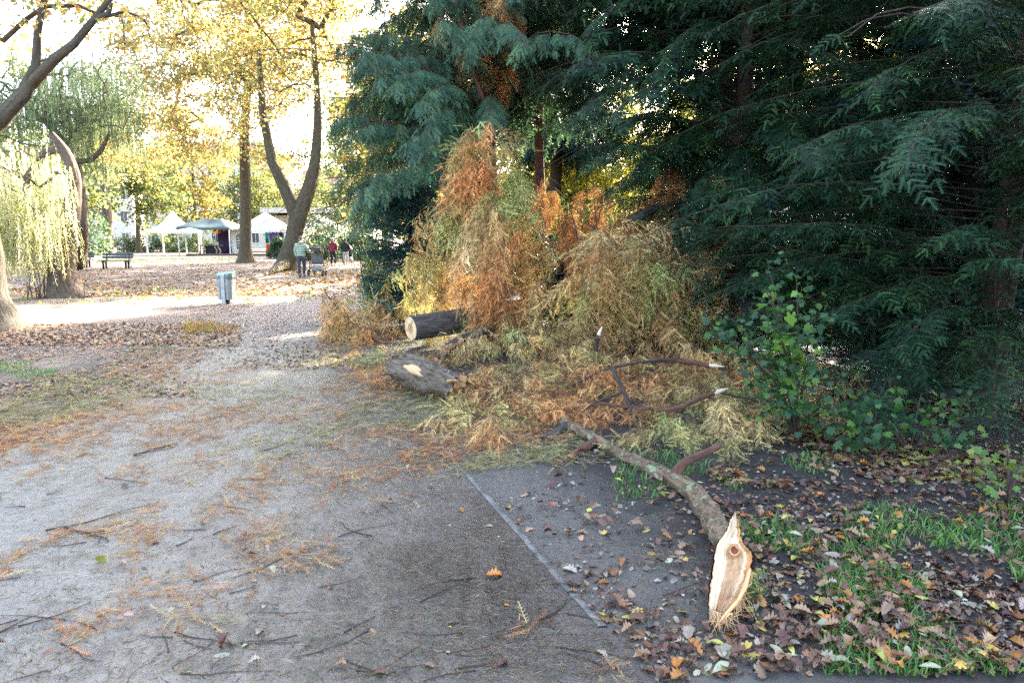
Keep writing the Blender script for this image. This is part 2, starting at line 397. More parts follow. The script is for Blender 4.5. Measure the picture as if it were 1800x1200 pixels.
def ground_mat():
    m, nt, p, out = nmat('bare_earth'); o = objc(nt)
    sep = nt.nodes.new('ShaderNodeSeparateXYZ'); nt.links.new(o, sep.inputs[0])
    big = noise(nt, o, .5, 4); mid = noise(nt, o, 3.5, 6, .7); fine = noise(nt, o, 28, 6, .75); vf = noise(nt, o, 110, 4, .7)
    dirt = mixc(nt, mid, (.13, .098, .082), (.25, .195, .165)); dirt = mixc(nt, ramp(nt, fine, [(.35, .0), (.7, .8)]), dirt, (.16, .115, .09))
    dirt = mixc(nt, ramp(nt, vf, [(.62, 0), (.68, .8)]), dirt, (.34, .23, .12))
    soil = mixc(nt, mid, (.016, .013, .012), (.05, .042, .036)); soil = mixc(nt, ramp(nt, fine, [(.5, 0), (.75, .7)]), soil, (.085, .066, .05))
    edge = mth(nt, 'SUBTRACT', sep.outputs[0], mth(nt, 'MULTIPLY_ADD', sep.outputs[1], KS, float(kerb_x(0))))
    edge = mth(nt, 'ADD', edge, mth(nt, 'MULTIPLY', mth(nt, 'SUBTRACT', big, .5), .8))
    f = ramp(nt, mth(nt, 'MULTIPLY_ADD', edge, .5, .5), [(.3, 0), (.5, 1)])
    c = mixc(nt, f, dirt, soil)
    near = mth(nt, 'ADD', edge, mth(nt, 'MULTIPLY', mth(nt, 'SUBTRACT', mid, .5), .9)); c = mixc(nt, ramp(nt, near, [(.3, .95), (1.0, 0)]), c, mixc(nt, f, dirt, mixc(nt, fine, (.085, .074, .064), (.21, .186, .16))))
    nt.links.new(c, p.inputs['Base Color'])
    wet = ramp(nt, noise(nt, o, 2.2, 4), [(.4, .42), (.62, .85)])
    nt.links.new(mixc(nt, f, (.9, .9, .9), mixc(nt, ramp(nt, near, [(.3, 1), (1.0, 0)]), wet, (.42, .42, .42))), p.inputs['Roughness']); p.inputs['Specular IOR Level'].default_value = .4
    b = bump(nt, mid, None, .5, .04); b = bump(nt, fine, None, .8, .02, b); bump(nt, vf, p, .6, .006, b)
    return m
def path_mat():
    m, nt, p, out = nmat('wet_tarmac'); o = objc(nt)
    big = noise(nt, o, .55, 5, .6, dist=.4); mid = noise(nt, mapv(nt, o, (1, .7, 1)), 3, 6, .7, dist=.5); fine = noise(nt, o, 45, 5, .7)
    vo = nt.nodes.new('ShaderNodeTexVoronoi'); vo.inputs['Scale'].default_value = 95; nt.links.new(o, vo.inputs['Vector'])
    c = mixc(nt, ramp(nt, mid, [(.32, 0), (.68, 1)]), (.15, .124, .1), (.28, .235, .19))
    c = mixc(nt, ramp(nt, noise(nt, o, 1.3, 5, .65), [(.56, 0), (.68, .55)]), c, (.2, .165, .095))      # ochre silt
    sep = nt.nodes.new('ShaderNodeSeparateXYZ'); nt.links.new(o, sep.inputs[0])
    wet = ramp(nt, mid, [(.4, 0), (.62, 1)])
    a = G(790, 1030)                                   # soaked dark hollow beside the kerb
    d = nt.nodes.new('ShaderNodeVectorMath'); d.operation = 'DISTANCE'; nt.links.new(mapv(nt, o, (1, .8, 1)), d.inputs[0]); d.inputs[1].default_value = (a[0], a[1]*.8, 0)
    hn = noise(nt, mapv(nt, o, (1, .75, 1), (3, 1, 0)), 2.6, 8, .72, dist=1.2)
    hollow = mth(nt, 'ADD', d.outputs['Value'], mth(nt, 'MULTIPLY', mth(nt, 'SUBTRACT', hn, .5), 2.0))
    hol = ramp(nt, hollow, [(.1, .95), (.4, .6), (.95, 0)])
    # dirt from the kerb side, widened to paint in the dark tree reflection
    kd = mth(nt, 'SUBTRACT', mth(nt, 'MULTIPLY_ADD', sep.outputs[1], KS, float(kerb_x(0))), sep.outputs[0])
    kd = mth(nt, 'ADD', kd, mth(nt, 'MULTIPLY', mth(nt, 'SUBTRACT', mid, .5), 2.0))
    c = mixc(nt, ramp(nt, mth(nt, 'MULTIPLY', kd, .5), [(0, .85), (.35, .6), (.95, 0)]), c, (.06, .053, .048))
    c = mixc(nt, hol, c, (.02, .016, .013))
    far = ramp(nt, mth(nt, 'ADD', mth(nt, 'MULTIPLY', sep.outputs[1], .05), mth(nt, 'MULTIPLY', mth(nt, 'SUBTRACT', big, .5), .5)), [(.42, 0), (.7, 1)])
    c = mixc(nt, far, c, mixc(nt, mid, (.17, .135, .115), (.28, .225, .195)))          # dusty far end
    c = mixc(nt, ramp(nt, fine, [(.56, 0), (.7, .5)]), c, (.06, .052, .045))
    trk = noise(nt, mapv(nt, o, (5.5, .16, 1)), 1.0, 4, .6, dist=.25); c = mixc(nt, ramp(nt, trk, [(.52, 0), (.66, .42)]), c, (.09, .078, .068))
    grit = noise(nt, o, 130, 3, .7); c = mixc(nt, ramp(nt, grit, [(.55, 0), (.7, .25)]), c, (.06, .052, .046)); c = mixc(nt, ramp(nt, grit, [(.3, .18), (.42, 0)]), c, (.40, .36, .32))
    c = mixc(nt, ramp(nt, noise(nt, o, 17, 6, .75, dist=1.0), [(.55, 0), (.72, .6)]), c, (.085, .075, .066))
    nt.links.new(c, p.inputs['Base Color'])
    rg = mixc(nt, wet, (.2, .2, .2), (.44, .44, .44)); rg = mixc(nt, far, rg, (.85, .85, .85)); rg = mixc(nt, hol, rg, (.2, .2, .2))
    nt.links.new(rg, p.inputs['Roughness']); p.inputs['Specular IOR Level'].default_value = .55
    b = bump(nt, mid, None, .35, .05); b = bump(nt, trk, None, .5, .03, b); b = bump(nt, noise(nt, o, 11, 5, .7, dist=1.0), None, .6, .03, b); b = bump(nt, vo.outputs['Distance'], None, .15, .008, b); bump(nt, fine, None, .4, .012, b); bump(nt, grit, p, .18, .004, b)
    return m

def grid(xs, ys, zf):
    X, Y = np.meshgrid(xs, ys); Z = zf(X, Y); n = len(xs)
    i = np.arange(len(ys)-1)[:, None]*n; j = np.arange(n-1)[None]
    return np.stack([X, Y, Z], -1).reshape(-1, 3), np.stack([i+j, i+j+1, i+n+j+1, i+n+j], -1).reshape(-1, 4)
xs = np.concatenate([np.array([-900, -400, -200, -100, -60, -40, -30]), np.linspace(-24, -8, 60), np.linspace(-7.8, -.5, 60), np.linspace(-.44, 6.5, 170), np.linspace(6.7, 16, 40), np.array([20, 30, 60, 120, 300, 900])])
ys = np.concatenate([np.array([-300, -60, -20, -8, -3]), np.linspace(-1.5, 1.8, 30), np.linspace(1.85, 8, 170), np.linspace(8.1, 26, 110), np.array([28, 34, 44, 60, 90, 160, 400, 1000])])
tag(MB().add(*grid(xs, ys, gz)).build('ground', ground_mat()), kind='structure')
# path: irregular edges
ys = np.concatenate([np.linspace(-6, 1, 20), np.linspace(1.1, 14, 260), np.linspace(14.2, 52, 90)])
V, F = [], []
nx = 24
for y in ys:
    a = path_left(y)+(fbm(y*1.7, 3, 0, 41)-.5)*1.1; b = float(path_right(y))-(.03 if y < _k1[1]+.8 else 0)+((fbm(y*1.3, 9, 0, 42)-.5)*.8 if y > _k1[1]+.9 else 0)
    V += [[a+(b-a)*k/(nx-1), y, .007] for k in range(nx)]
i = np.arange(len(ys)-1)[:, None]*nx; j = np.arange(nx-1)[None]
F = np.stack([i+j, i+j+1, i+nx+j+1, i+nx+j], -1).reshape(-1, 4)
tag(MB().add(V, F).build('path', path_mat()), kind='structure')
# flush concrete edging along the near right side of the path
mb = MB(); ky = np.linspace(2.72, float(_k1[1])+.8, 60); kx = kerb_x(ky)
V = np.concatenate([np.stack([kx+dx, ky, np.full(60, z)], -1)[:, None] for dx, z in ((-.022, -.05), (-.02, .008), (-.014, .011), (.014, .011), (.02, .006), (.022, -.05))], 1)
V[:, 1:5, 2] += (fbm(ky*2.2, 1, 0, 44)-.56)[:, None]*.02
i = np.arange(59)[:, None]*6; j = np.arange(5)[None]
mb.add(V.reshape(-1, 3), np.stack([i+j, i+j+1, i+6+j+1, i+6+j], -1).reshape(-1, 4)[:, ::-1])
tag(mb.build('kerb', plain('weathered_concrete', (.15, .138, .126), .5, var=.6, scale=9, bmp=.004)), kind='structure')
# ------------------------------------------------------------------ plants: materials
M_yew = leaf_mat('yew_needles', .55, .12, .22, .35)
M_con = leaf_mat('hanging_conifer_needles', .6, .2, .2, .3)
M_fea = leaf_mat('withering_feathery_needles', .7, .3, .2, .3)
M_aut = leaf_mat('yellow_autumn_leaves', .55, .5, .3, .25, 1.35)
M_grn = leaf_mat('fresh_green_leaves', .4, .35, .5, .25)
M_wil = leaf_mat('willow_leaves', .5, .5, .3, .25, 1.5)
M_bru = bark_mat('dark_conifer_bark', (.018, .012, .010), (.09, .055, .042), 26, .02)
M_red = bark_mat('reddish_conifer_bark', (.05, .022, .016), (.24, .11, .075), 22, .015)
M_mapb = bark_mat('mossy_maple_bark', (.045, .034, .022), (.15, .12, .075), 14, .03, lichen=(.16, .15, .05), lich_amt=.58)
M_wilb = bark_mat('furrowed_willow_bark', (.05, .036, .028), (.2, .15, .11), 9, .05)
M_pale = bark_mat('pale_smooth_bark', (.05, .042, .03), (.15, .127, .095), 14, .03, lichen=(.2, .19, .08), lich_amt=.6)

# ------------------------------------------------------------------ conifers
def conifer(name, label, cat, base, h, rfun, z0, z1, dz, nb, Ts, size, cols, mats, tr=.16, spray_per_m=14, lift=.12, droop=.6, keep=None, hang=0.0, ang=50, down=.25, az=(0, 360), trunk=True, group=None, thick=.012, zfade=None):
    base = np.asarray(base, float); t = thing(name, label, cat, base, group)
    mb = MB()
    if trunk:
        tp = np.array([base+[.06*math.sin(z*.9+base[0]), .06*math.cos(z*.7), z] for z in np.linspace(-.1, h, 24)])
        mb.tube(tp, np.interp(np.linspace(0, 1, 24), [0, .04, .1, 1], [tr*1.5, tr*1.15, tr, .02]), 12, rough=.16)
    lim = MB(); D, U, PP, S = [], [], [], []
    for z in np.arange(z0, z1, dz):
        for b in range(nb):
            a = R(rng.uniform(*az)); zz = z+rng.uniform(-.5, .5)*dz
            L = rfun(zz)*rng.uniform(.72, 1.08)
            if L < .25: continue
            d = np.array([math.cos(a), math.sin(a), rng.uniform(.0, .35)])
            st = base+[.0, 0, zz]; pts = curve(st, d, L, 8, droop, .06, lift)
            if keep is not None and not keep(pts[4:5])[0]: continue
            lim.tube(pts, np.linspace(thick*(L**.5)*1.1, .004, 9), 5, cap=False)
            n = max(4, int(L*spray_per_m)); p, dd, up, s = side_sprays(pts, n, .22 if L > 1 else .05, ang, down)
            if hang: dd = unit(dd*(1-hang)+np.array([0, 0, -hang])+rng.normal(0, .08, dd.shape))
            PP.append(p); D.append(dd); U.append(up); S.append(size*(1.15-.55*s)*rng.uniform(.7, 1.2, n))
            PP.append(pts[-2:-1]); D.append(unit(pts[-1:]-pts[-2:-1])); U.append(np.array([[0, 0, 1.]])); S.append(np.array([size*.8]))
    PP, D, U, S = map(np.concatenate, (PP, D, U, S))
    if keep is not None:
        q = keep(PP); PP, D, U, S = PP[q], D[q], U[q], S[q]
    cr = MB(); stamp_many(cr, Ts, D, U, PP, S, palette(len(PP), cols, .25))
    if trunk: mb.build('trunk', mats[0], t)
    if lim.n: lim.build('branches', mats[0], t)
    cr.build('crown', mats[1], t)
    return t
YC = [(.013, .044, .020), (.020, .056, .022), (.010, .034, .017), (.042, .092, .028), (.026, .066, .032)]
YT = [(.013, .042, .034), (.018, .055, .042), (.01, .034, .029)]
def hole(p):
    px, py = to_px(p); return np.exp(-((px-1560)/110)**2-((py-50)/85)**2)+.75*np.exp(-((px-1330)/60)**2-((py-60)/60)**2) > .35+.5*vnoise(p[:, 0]*5, p[:, 1]*5, p[:, 2]*5, 66)

# big yew on the right; crown stays clear of the path and of the camera
def keepA(p):
    px, py = to_px(p); y = p[:, 1]
    lim = np.interp(py, [-400, 0, 150, 260, 420, 560, 700, 800], [930, 1050, 1190, 1170, 1190, 1260, 1420, 1620])
    j = (fbm(p[:, 0]*1.5, p[:, 1]*1.5, p[:, 2]*1.5, 51)-.5)*170
    return ~hole(p) & (px > lim+j) & (y > 3.6) & (p[:, 2] > .12+.3*vnoise(p[:, 0]*2, p[:, 1]*2, 0, 3))
conifer('yew_tree', 'big dark yew with level needle sprays nearest the camera, trunk at the right edge', 'yew tree', (5.3, 7.4, 0), 9, lambda z: float(np.interp(z, [0, .5, 2, 4, 9], [2.4, 3.9, 4.2, 3.7, .4])), .3, 4.9, .26, 10, YEW_NEAR, .4, YC, (M_bru, M_yew), .17, 16, keep=keepA, az=(95, 330), down=.22, thick=.0045)
conifer('yew_tree', 'dark yew in the gloom behind the big yew, half hidden by its sprays', 'yew tree', (7.6, 11.5, 0), 11, lambda z: float(np.interp(z, [0, 1, 4, 11], [2, 3.6, 3.8, .5])), .4, 8, .36, 11, YEW_FAR, .65, YT, (M_bru, M_yew), .2, 9, down=.3, keep=lambda p: ~hole(p))
def keepB(p):
    px, py = to_px(p); b = np.interp(px, [860, 900, 960, 1000, 1060, 1130, 1200, 1300, 1500], [40, 130, 150, 190, 330, 350, 420, 560, 700])
    return (py < b+(vnoise(p[:, 0]*3, p[:, 1]*3, p[:, 2]*3, 8)-.5)*90) & (px > 880) & (p[:, 1] > 5.2)
conifer('yew_tree', 'dark yew whose boughs overhang the fallen heap from above, leaning dark trunk', 'yew tree', (3.8, 11.9, 0), 12, lambda z: float(np.interp(z, [0, 2, 4, 7, 12], [2, 3.8, 4.7, 3.8, .4])), 1.6, 9, .36, 11, YEW_MID, .5, YC, (M_bru, M_yew), .15, 14, thick=.007, keep=keepB, down=.35, droop=.9)
# drooping blue-green conifer left of centre
def keepC(p):
    px, py = to_px(p); b = np.interp(px, [560, 600, 640, 700, 760, 830, 900, 960], [250, 330, 370, 400, 330, 250, 220, 150])
    l = np.interp(py, [-300, 0, 60, 150, 200, 230, 300, 400], [600, 600, 610, 625, 610, 570, 590, 625])
    j = (vnoise(p[:, 0]*2.5, p[:, 1]*2.5, p[:, 2]*2.5, 18)-.5)
    return (py < b+j*90) & (px > l+j*60)
HC = [(.09, .165, .09), (.07, .135, .075), (.12, .20, .10), (.05, .10, .062)]
conifer('hemlock_tree', 'blue-green conifer with hanging sprays beside the yellow maples', 'conifer', (-.55, 15, 0), 17, lambda z: float(np.interp(z, [0, 2, 5, 8, 17], [3.2, 5.2, 4.8, 3.8, .5])), 1.7, 8.5, .36, 11, HANG_MID, .58, HC, (M_red, M_con), .2, 14, thick=.007, keep=keepC, hang=.5, ang=40, droop=.7)
conifer('spruce_tree', 'tall dark conifer added behind the hanging conifer for its shadow, mostly above the frame', 'conifer', (1.9, 30, 0), 22, lambda z: float(np.interp(z, [0, 5, 8, 22], [.6, 2.6, 3.4, .4])), 5.6, 20.5, .75, 10, YEW_FAR, 1.3, YT, (M_bru, M_yew), .28, 5, down=.4, hang=.3)  # added tree; its crown is shaped to edge the sunlit ground strip
conifer('spruce_tree', 'tall dark conifer deep in the shade right of the fallen heap', 'conifer', (13.5, 20, 0), 20, lambda z: float(np.interp(z, [0, 3, 8, 20], [2.0, 3.4, 3.6, .4])), 1.5, 19.5, .75, 10, YEW_FAR, 1.3, YT, (M_bru, M_yew), .28, 5, down=.4, hang=.3)
conifer('spruce_tree', 'tall dark conifer added behind the overhanging yew to shade the path, crown above the frame', 'conifer', (6.2, 19, 0), 19, lambda z: float(np.interp(z, [0, 6, 8, 19], [.4, 2.4, 3.8, .4])), 8.2, 18.5, .6, 11, YEW_FAR, 1.3, YT, (M_bru, M_yew), .25, 6, down=.4, hang=.3)  # extra crown, out of view, that keeps direct sun off the near path
conifer('spruce_tree', 'tall dark conifer added for shade, its bare trunk right behind the leaning yew trunk', 'conifer', (4.3, 14.5, 0), 17, lambda z: float(np.interp(z, [0, 6, 8, 17], [.4, 2.6, 3.6, .4])), 6.2, 16.5, .6, 11, YEW_FAR, 1.2, YT, (M_bru, M_yew), .16, 6, down=.4, hang=.3)  # added behind the yews to close a sun gap over the path
conifer('spruce_tree', 'shorter dark conifer added behind the big yew to block sun flecks', 'conifer', (10.5, 21.5, 0), 8, lambda z: float(np.interp(z, [0, 1, 4, 8], [2.5, 4, 3.4, .3])), .4, 6.4, .45, 12, YEW_FAR, 1.1, YT, (M_bru, M_yew), .18, 6, down=.3, hang=.2)  # low crown added to stop sun flecks on the ground under the yew
conifer('spruce_tree', 'shorter dark conifer added behind the overhanging yew to block sun flecks', 'conifer', (6.6, 20.5, 0), 8, lambda z: float(np.interp(z, [0, 1, 4, 8], [2, 3.2, 2.8, .3])), .4, 6.6, .45, 11, YEW_FAR, 1.0, YT, (M_bru, M_yew), .16, 6, down=.3, hang=.2)  # added to keep sun off the ground behind the heap
# most spruces above are added to shade the path; pine and bush follow
conifer('pine_tree', 'twin-stemmed conifer with bare reddish trunks behind the fallen heap', 'conifer', (.72, 17.5, 0), 17, lambda z: float(np.interp(z, [0, 5, 8, 17], [.4, 2.2, 3.2, .4])), 5.2, 16.5, .6, 9, YEW_FAR, 1.0, HC, (M_red, M_con), .13, 7, down=.3, hang=.4)
conifer('yew_bush', 'dense dark blue-green yew bush at the path edge behind the fallen boughs', 'yew bush', G(745, 560)*np.array([1, 0, 0])+[0, 12.6, 0], 2.6, lambda z: float(np.interp(z, [0, .6, 1.6, 2.7], [.85, 1.05, .95, .3])), .1, 2.65, .2, 13, YEW_MID, .36, [(.03, .09, .08), (.04, .11, .095), (.025, .075, .065)], (M_bru, M_yew), .07, 17, lift=.4, droop=.3)

# ------------------------------------------------------------------ broad-leaved trees
def skeleton(root_pts, root_r, targets, step=.7, wob=.16):
    """limbs that reach every target from the nearest limb; radii by the number of twigs carried"""
    N = [np.array(p) for p in root_pts]; par = [-1]+list(range(len(root_pts)-1)); arr = np.array(N)
    order = np.argsort(np.linalg.norm(targets-np.array(root_pts[-1]), axis=1)); ends = []
    for i in order:
        t = targets[i]; A = np.array(N); d = np.linalg.norm(A-t, axis=1)+np.maximum(0, A[:, 2]-t[2]+.2)*.5; d[:max(1, len(root_pts)//2)] += 3
        k = int(np.argmin(d)); n = max(2, int(d[k]/step)); prev = k; a = N[k]
        for q in range(1, n+1):
            f = q/n; p = a+(t-a)*f+np.array([0, 0, .12*d[k]*math.sin(math.pi*f)*.6])+rng.normal(0, wob*min(1, d[k]*.3), 3)*(q < n)
            N.append(p); par.append(prev); prev = len(N)-1
        ends.append(prev)
    cnt = np.zeros(len(N))
    for e in ends:
        k = e
        while k >= 0: cnt[k] += 1; k = par[k]
    return np.array(N), par, cnt, ends
def limbs_mesh(mb, N, par, cnt, nroot, tw=.012, ex=.45, rmax=.3):
    kids = {}
    for i, p in enumerate(par): kids.setdefault(p, []).append(i)
    done = set()
    for i in range(nroot, len(N)):
        if i in done: continue
        p = par[i]; chain = [p, i]; done.add(i); k = i
        while kids.get(k):
            k = max(kids[k], key=lambda q: cnt[q])
            if k in done: break
            chain.append(k); done.add(k)
        rad = np.minimum(tw*cnt[chain]**ex, rmax); rad[0] = rad[1]
        mb.tube(N[chain], rad, 6 if rad.max() < .08 else 9, rough=.12 if rad.max() > .05 else 0, cap=False)
def in_ellipsoids(n, ells):
    w_ = np.array([e[1][0]*e[1][1]*e[1][2] for e in ells]); k = rng.choice(len(ells), n, p=w_/w_.sum())
    v = unit(rng.normal(size=(n, 3)))*rng.uniform(0, 1, (n, 1))**(1/2.6)
    return np.array([e[0] for e in ells])[k]+v*np.array([e[1] for e in ells])[k]
def leafy(mb, centres, per, spread, size, cols, Ts, flat=.6, w_=None, keep=None):
    n = len(centres)*per; p = np.repeat(centres, per, 0)+rng.normal(0, 1, (n, 3))*spread*np.array([1, 1, flat])
    if keep is not None: p = p[keep(p)]; n = len(p)
    d = rng.normal(size=(n, 3)); d[:, 2] -= .5; up = rng.normal(size=(n, 3))*.7+[0, 0, .8]
    stamp_many(mb, Ts, d, up, p, size*rng.uniform(.6, 1.25, n), palette(n, cols, .22, w_))
FOLD = [T_fold(.42, .25), T_fold(.34, -.2), T_fold(.5, .1)]
MAPL = [leaf_maple(.3, .25), leaf_maple(-.2, .3)]
def tree(name, label, cat, trunk, ells, ncl, per, spread, size, cols, mats, Ts=FOLD, group=None, w_=None, strands=None, flat=.6, gate=.42, gs=.35, tw=.016, keep=None, extra=None, rmax=.3):
    """trunk: list of (point, radius); ells: crown volumes; leaves sit in clusters round the limb ends"""
    base = np.array(trunk[0][0], float); t = thing(name, label, cat, base*np.array([1, 1, 0]), group)
    pts = np.array([q[0] for q in trunk]); rad = np.array([q[1] for q in trunk]); tm = MB()
    fine = np.linspace(0, 1, 22); src = np.linspace(0, 1, len(pts))
    fp = np.stack([np.interp(fine, src, pts[:, i]) for i in range(3)], -1); fr = np.interp(fine, src, rad)
    fp[1:-1] = (fp[:-2]+2*fp[1:-1]+fp[2:])/4
    tm.tube(fp, fr, 16, rough=.22, seed=len(label))
    tg = in_ellipsoids(ncl*3, ells); g = vnoise(tg[:, 0]*gs, tg[:, 1]*gs, tg[:, 2]*gs, 60+len(label)); tg = tg[g > gate][:ncl]
    if keep is not None: tg = tg[keep(tg)]
    N, par, cnt, ends = skeleton(fp[::3], fr, tg)
    lm = MB(); limbs_mesh(lm, N, par, cnt, len(fp[::3]), tw=tw, rmax=rmax)
    if extra: extra(tm, lm)
    tm.build('trunk', mats[0], t); lm.build('limbs', mats[0], t)
    cr = MB()
    if strands:
        ns, ln, sp = strands; c = np.repeat(N[ends], ns, 0); n = len(c); c = c+rng.normal(0, sp, (n, 3))*[1, 1, .5]
        l = ln*rng.uniform(.45, 1.15, n); l = np.minimum(l, np.maximum(c[:, 2]-.35-rng.uniform(0, .8, n), .3))
        if keep is not None: q = keep(c); c, l, n = c[q], l[q], int(q.sum())
        d = np.stack([rng.normal(0, .07, n), rng.normal(0, .07, n), -np.ones(n)], -1)
        stamp_many(cr, Ts, d, rng.normal(size=(n, 3)), c, l, palette(n, cols, .25, w_))
    else: leafy(cr, N[ends], per, spread, size, cols, Ts, flat, w_, keep)
    cr.build('crown', mats[1], t)
    return t
YEL = [(.45, .34, .12), (.40, .28, .10), (.36, .33, .13), (.48, .42, .22), (.40, .23, .09), (.24, .27, .10), (.32, .32, .13)]
def sc(px, py, y): return P(px, py, y)
# left maple behind the bin
b = G(433, 462); Y = b[1]
tree('maple_tree', 'yellow autumn maple with one straight mossy trunk left of the forked one', 'maple tree',
     [(b+[0, 0, -.1], .85), (b+[0, 0, .25], .55), (b+[0, 0, 1], .4), (sc(432, 330, Y), .36), (sc(428, 240, Y), .32), (sc(440, 100, Y), .24), (sc(432, -60, Y), .15), (sc(430, -200, Y), .06)],
     [(sc(330, 140, Y-4), (6, 4.5, 4.2)), (sc(430, 60, Y), (6, 6, 5.5)), (sc(280, 260, Y-1), (5, 4, 3)), (sc(400, -220, Y), (7, 6, 5))], 430, 120, .5, .19, YEL, (M_mapb, M_aut), gate=.36)
b2 = G(502, 474); Y2 = b2[1]
def fork(tm, lm):
    tm.tube([sc(527, 395, Y2), sc(505, 340, Y2), sc(478, 285, Y2+.3), sc(462, 200, Y2+.6), sc(455, 90, Y2+.8)], [.42, .36, .27, .2, .12], 12, rough=.2)
    tm.tube([b2+[.1, 0, .35], G(470, 484)+[0, 0, .1], G(440, 492)+[0, 0, .05], G(405, 500)+[0, 0, 0]], [.3, .1, .06, .02], 8, rough=.2)
tree('maple_tree', 'yellow autumn maple whose thick trunk forks low beside the walkers', 'maple tree',
     [(b2+[0, 0, -.1], .85), (b2+[.05, 0, .3], .58), (sc(512, 430, Y2), .46), (sc(524, 385, Y2), .46), (sc(543, 335, Y2), .36), (sc(556, 280, Y2), .26), (sc(560, 180, Y2), .18), (sc(548, 40, Y2), .1)],
     [(sc(500, 120, Y2), (4.0, 4, 3.6)), (sc(580, 60, Y2+2), (2.5, 3, 3.5)), (sc(480, -60, Y2), (5, 5, 4)), (sc(460, 250, Y2+2), (3, 2.4, 1.8)), (sc(540, -240, Y2), (6, 6, 5))], 300, 110, .5, .18, YEL, (M_mapb, M_aut), extra=fork, gate=.4)
# left edge tree with the long leaning limb
b3 = G(-20, 580); Y3 = b3[1]
def limb3(tm, lm):
    tm.tube([sc(-70, 260, Y3), sc(0, 212, Y3), sc(45, 165, Y3-.2), sc(64, 115, Y3-.3), sc(66, 60, Y3-.3), sc(78, 0, Y3-.3), sc(90, -60, Y3)], [.17, .14, .115, .075, .06, .05, .04], 12, rough=.35)
    tm.tube([sc(52, 150, Y3-.2), sc(95, 105, Y3-.5), sc(130, 78, Y3-.6), sc(165, 35, Y3-.6), sc(200, -10, Y3-.6)], [.095, .085, .07, .055, .04], 10, rough=.35)
    tm.tube([sc(130, 78, Y3-.6), sc(100, 100, Y3-.4), sc(70, 108, Y3-.3)], [.04, .03, .02], 6)
    tm.tube([sc(165, 35, Y3-.6), sc(190, 25, Y3-.6), sc(196, 5, Y3-.6)], [.05, .05, .03], 6)
tree('ash_tree', 'pale barked tree at the left edge with a long limb rising over the lawn', 'tree',
     [(b3+[0, 0, -.1], .75), (b3+[0, 0, .15], .5), (b3+[-.05, 0, .6], .36), (sc(-32, 450, Y3), .33), (sc(-60, 300, Y3), .23), (sc(-80, 100, Y3), .2), (sc(-100, -150, Y3), .14)],
     [(sc(60, -60, Y3), (2.6, 2.4, 1.5)), (sc(20, 40, Y3+1), (1.6, 1.8, .8)), (sc(140, 20, Y3+1), (1.2, 1.5, .7)), (sc(-120, -300, Y3), (3.5, 3.5, 3))], 190, 60, .36, .1, YEL, (M_pale, M_aut), extra=limb3, gate=.3)
# willow in the sun
b4 = G(112, 523); Y4 = b4[1]; WL = [(.5, .52, .34), (.56, .57, .4), (.4, .43, .26), (.55, .5, .28)]
def suckers(tm, lm):
    for _ in range(40):
        p = b4+[rng.normal(-.25, .45), rng.normal(-.15, .25), 0]
        lm.tube(curve(p, [rng.normal(0, .15), rng.normal(0, .15), 1], rng.uniform(.5, 1.3), 5, 0, .08), np.linspace(.014, .005, 6), 4, cap=False)
tree('willow_tree', 'weeping willow glowing in the sun with reddish shoots round its trunk', 'willow tree',
     [(b4+[.15, 0, -.1], .62), (b4+[.05, 0, .3], .45), (sc(108, 470, Y4), .34), (sc(122, 400, Y4), .24), (sc(132, 320, Y4), .17), (sc(118, 270, Y4), .13), (sc(90, 235, Y4), .08)],
     [(sc(28, 340, Y4-.5), (1.5, 1.5, 1.5)), (sc(-35, 350, Y4), (2, 2, 1.5)), (sc(88, 400, Y4-.9), (.45, .7, .9)), (sc(60, 265, Y4), (.9, 1.0, .5))], 110, 0, 0, 0, WL, (M_wilb, M_wil), Ts=WILLOW, strands=(20, 1.55, .32), keep=lambda p: to_px(p)[0] < 133, extra=suckers, gate=.25)
def w_far(tm, lm):
    tm.tube([sc(135, 285, 30), sc(160, 282, 30), sc(178, 265, 30), sc(192, 235, 30)], [.14, .12, .1, .06], 8, rough=.3)
    tm.tube([sc(110, 245, 30), sc(80, 215, 30), sc(95, 190, 30), sc(120, 205, 30), sc(160, 212, 30)], [.12, .11, .09, .06, .03], 8, rough=.3)
b6 = G(136, 470)
tree('willow_tree', 'grey-green willow with twisting dark limbs behind the sunlit one', 'willow tree',
     [(b6+[0, 0, -.1], .4), (sc(140, 420, 30), .36), (sc(137, 340, 30), .32), (sc(132, 285, 30), .22), (sc(105, 240, 30), .15), (sc(75, 210, 30), .09)],
     [(sc(120, 170, 30), (2.6, 2.5, 2)), (sc(60, 230, 30), (2, 2, 1.6)), (sc(190, 200, 30.5), (1.2, 1.5, 1.5)), (sc(20, 120, 30), (2, 2, 2)), (sc(150, 110, 32), (2.6, 2.5, 2))], 170, 0, 0, 0, [(.14, .19, .10), (.18, .22, .12), (.11, .15, .08)], (M_wilb, M_wil), Ts=WILLOW, strands=(15, 1.5, .55), extra=w_far, gate=.3)
b5 = G(190, 447); Y5 = b5[1]
tree('willow_tree', 'old willow with a knobbly trunk right behind the bench', 'willow tree',
     [(b5+[0, 0, -.1], .75), (b5+[0, 0, .3], .6), (sc(190, 400, Y5), .5), (sc(186, 350, Y5), .42), (sc(182, 290, Y5), .3), (sc(185, 230, Y5), .2), (sc(190, 160, Y5), .1)],
     [(sc(185, 210, Y5), (3, 3, 3.4)), (sc(190, 300, Y5-.5), (1.6, 1.6, 1.5))], 90, 0, 0, 0, [(.3, .35, .2), (.36, .38, .22), (.22, .27, .15)], (M_wilb, M_wil), Ts=WILLOW, strands=(14, 2.6, .5), gate=.3)
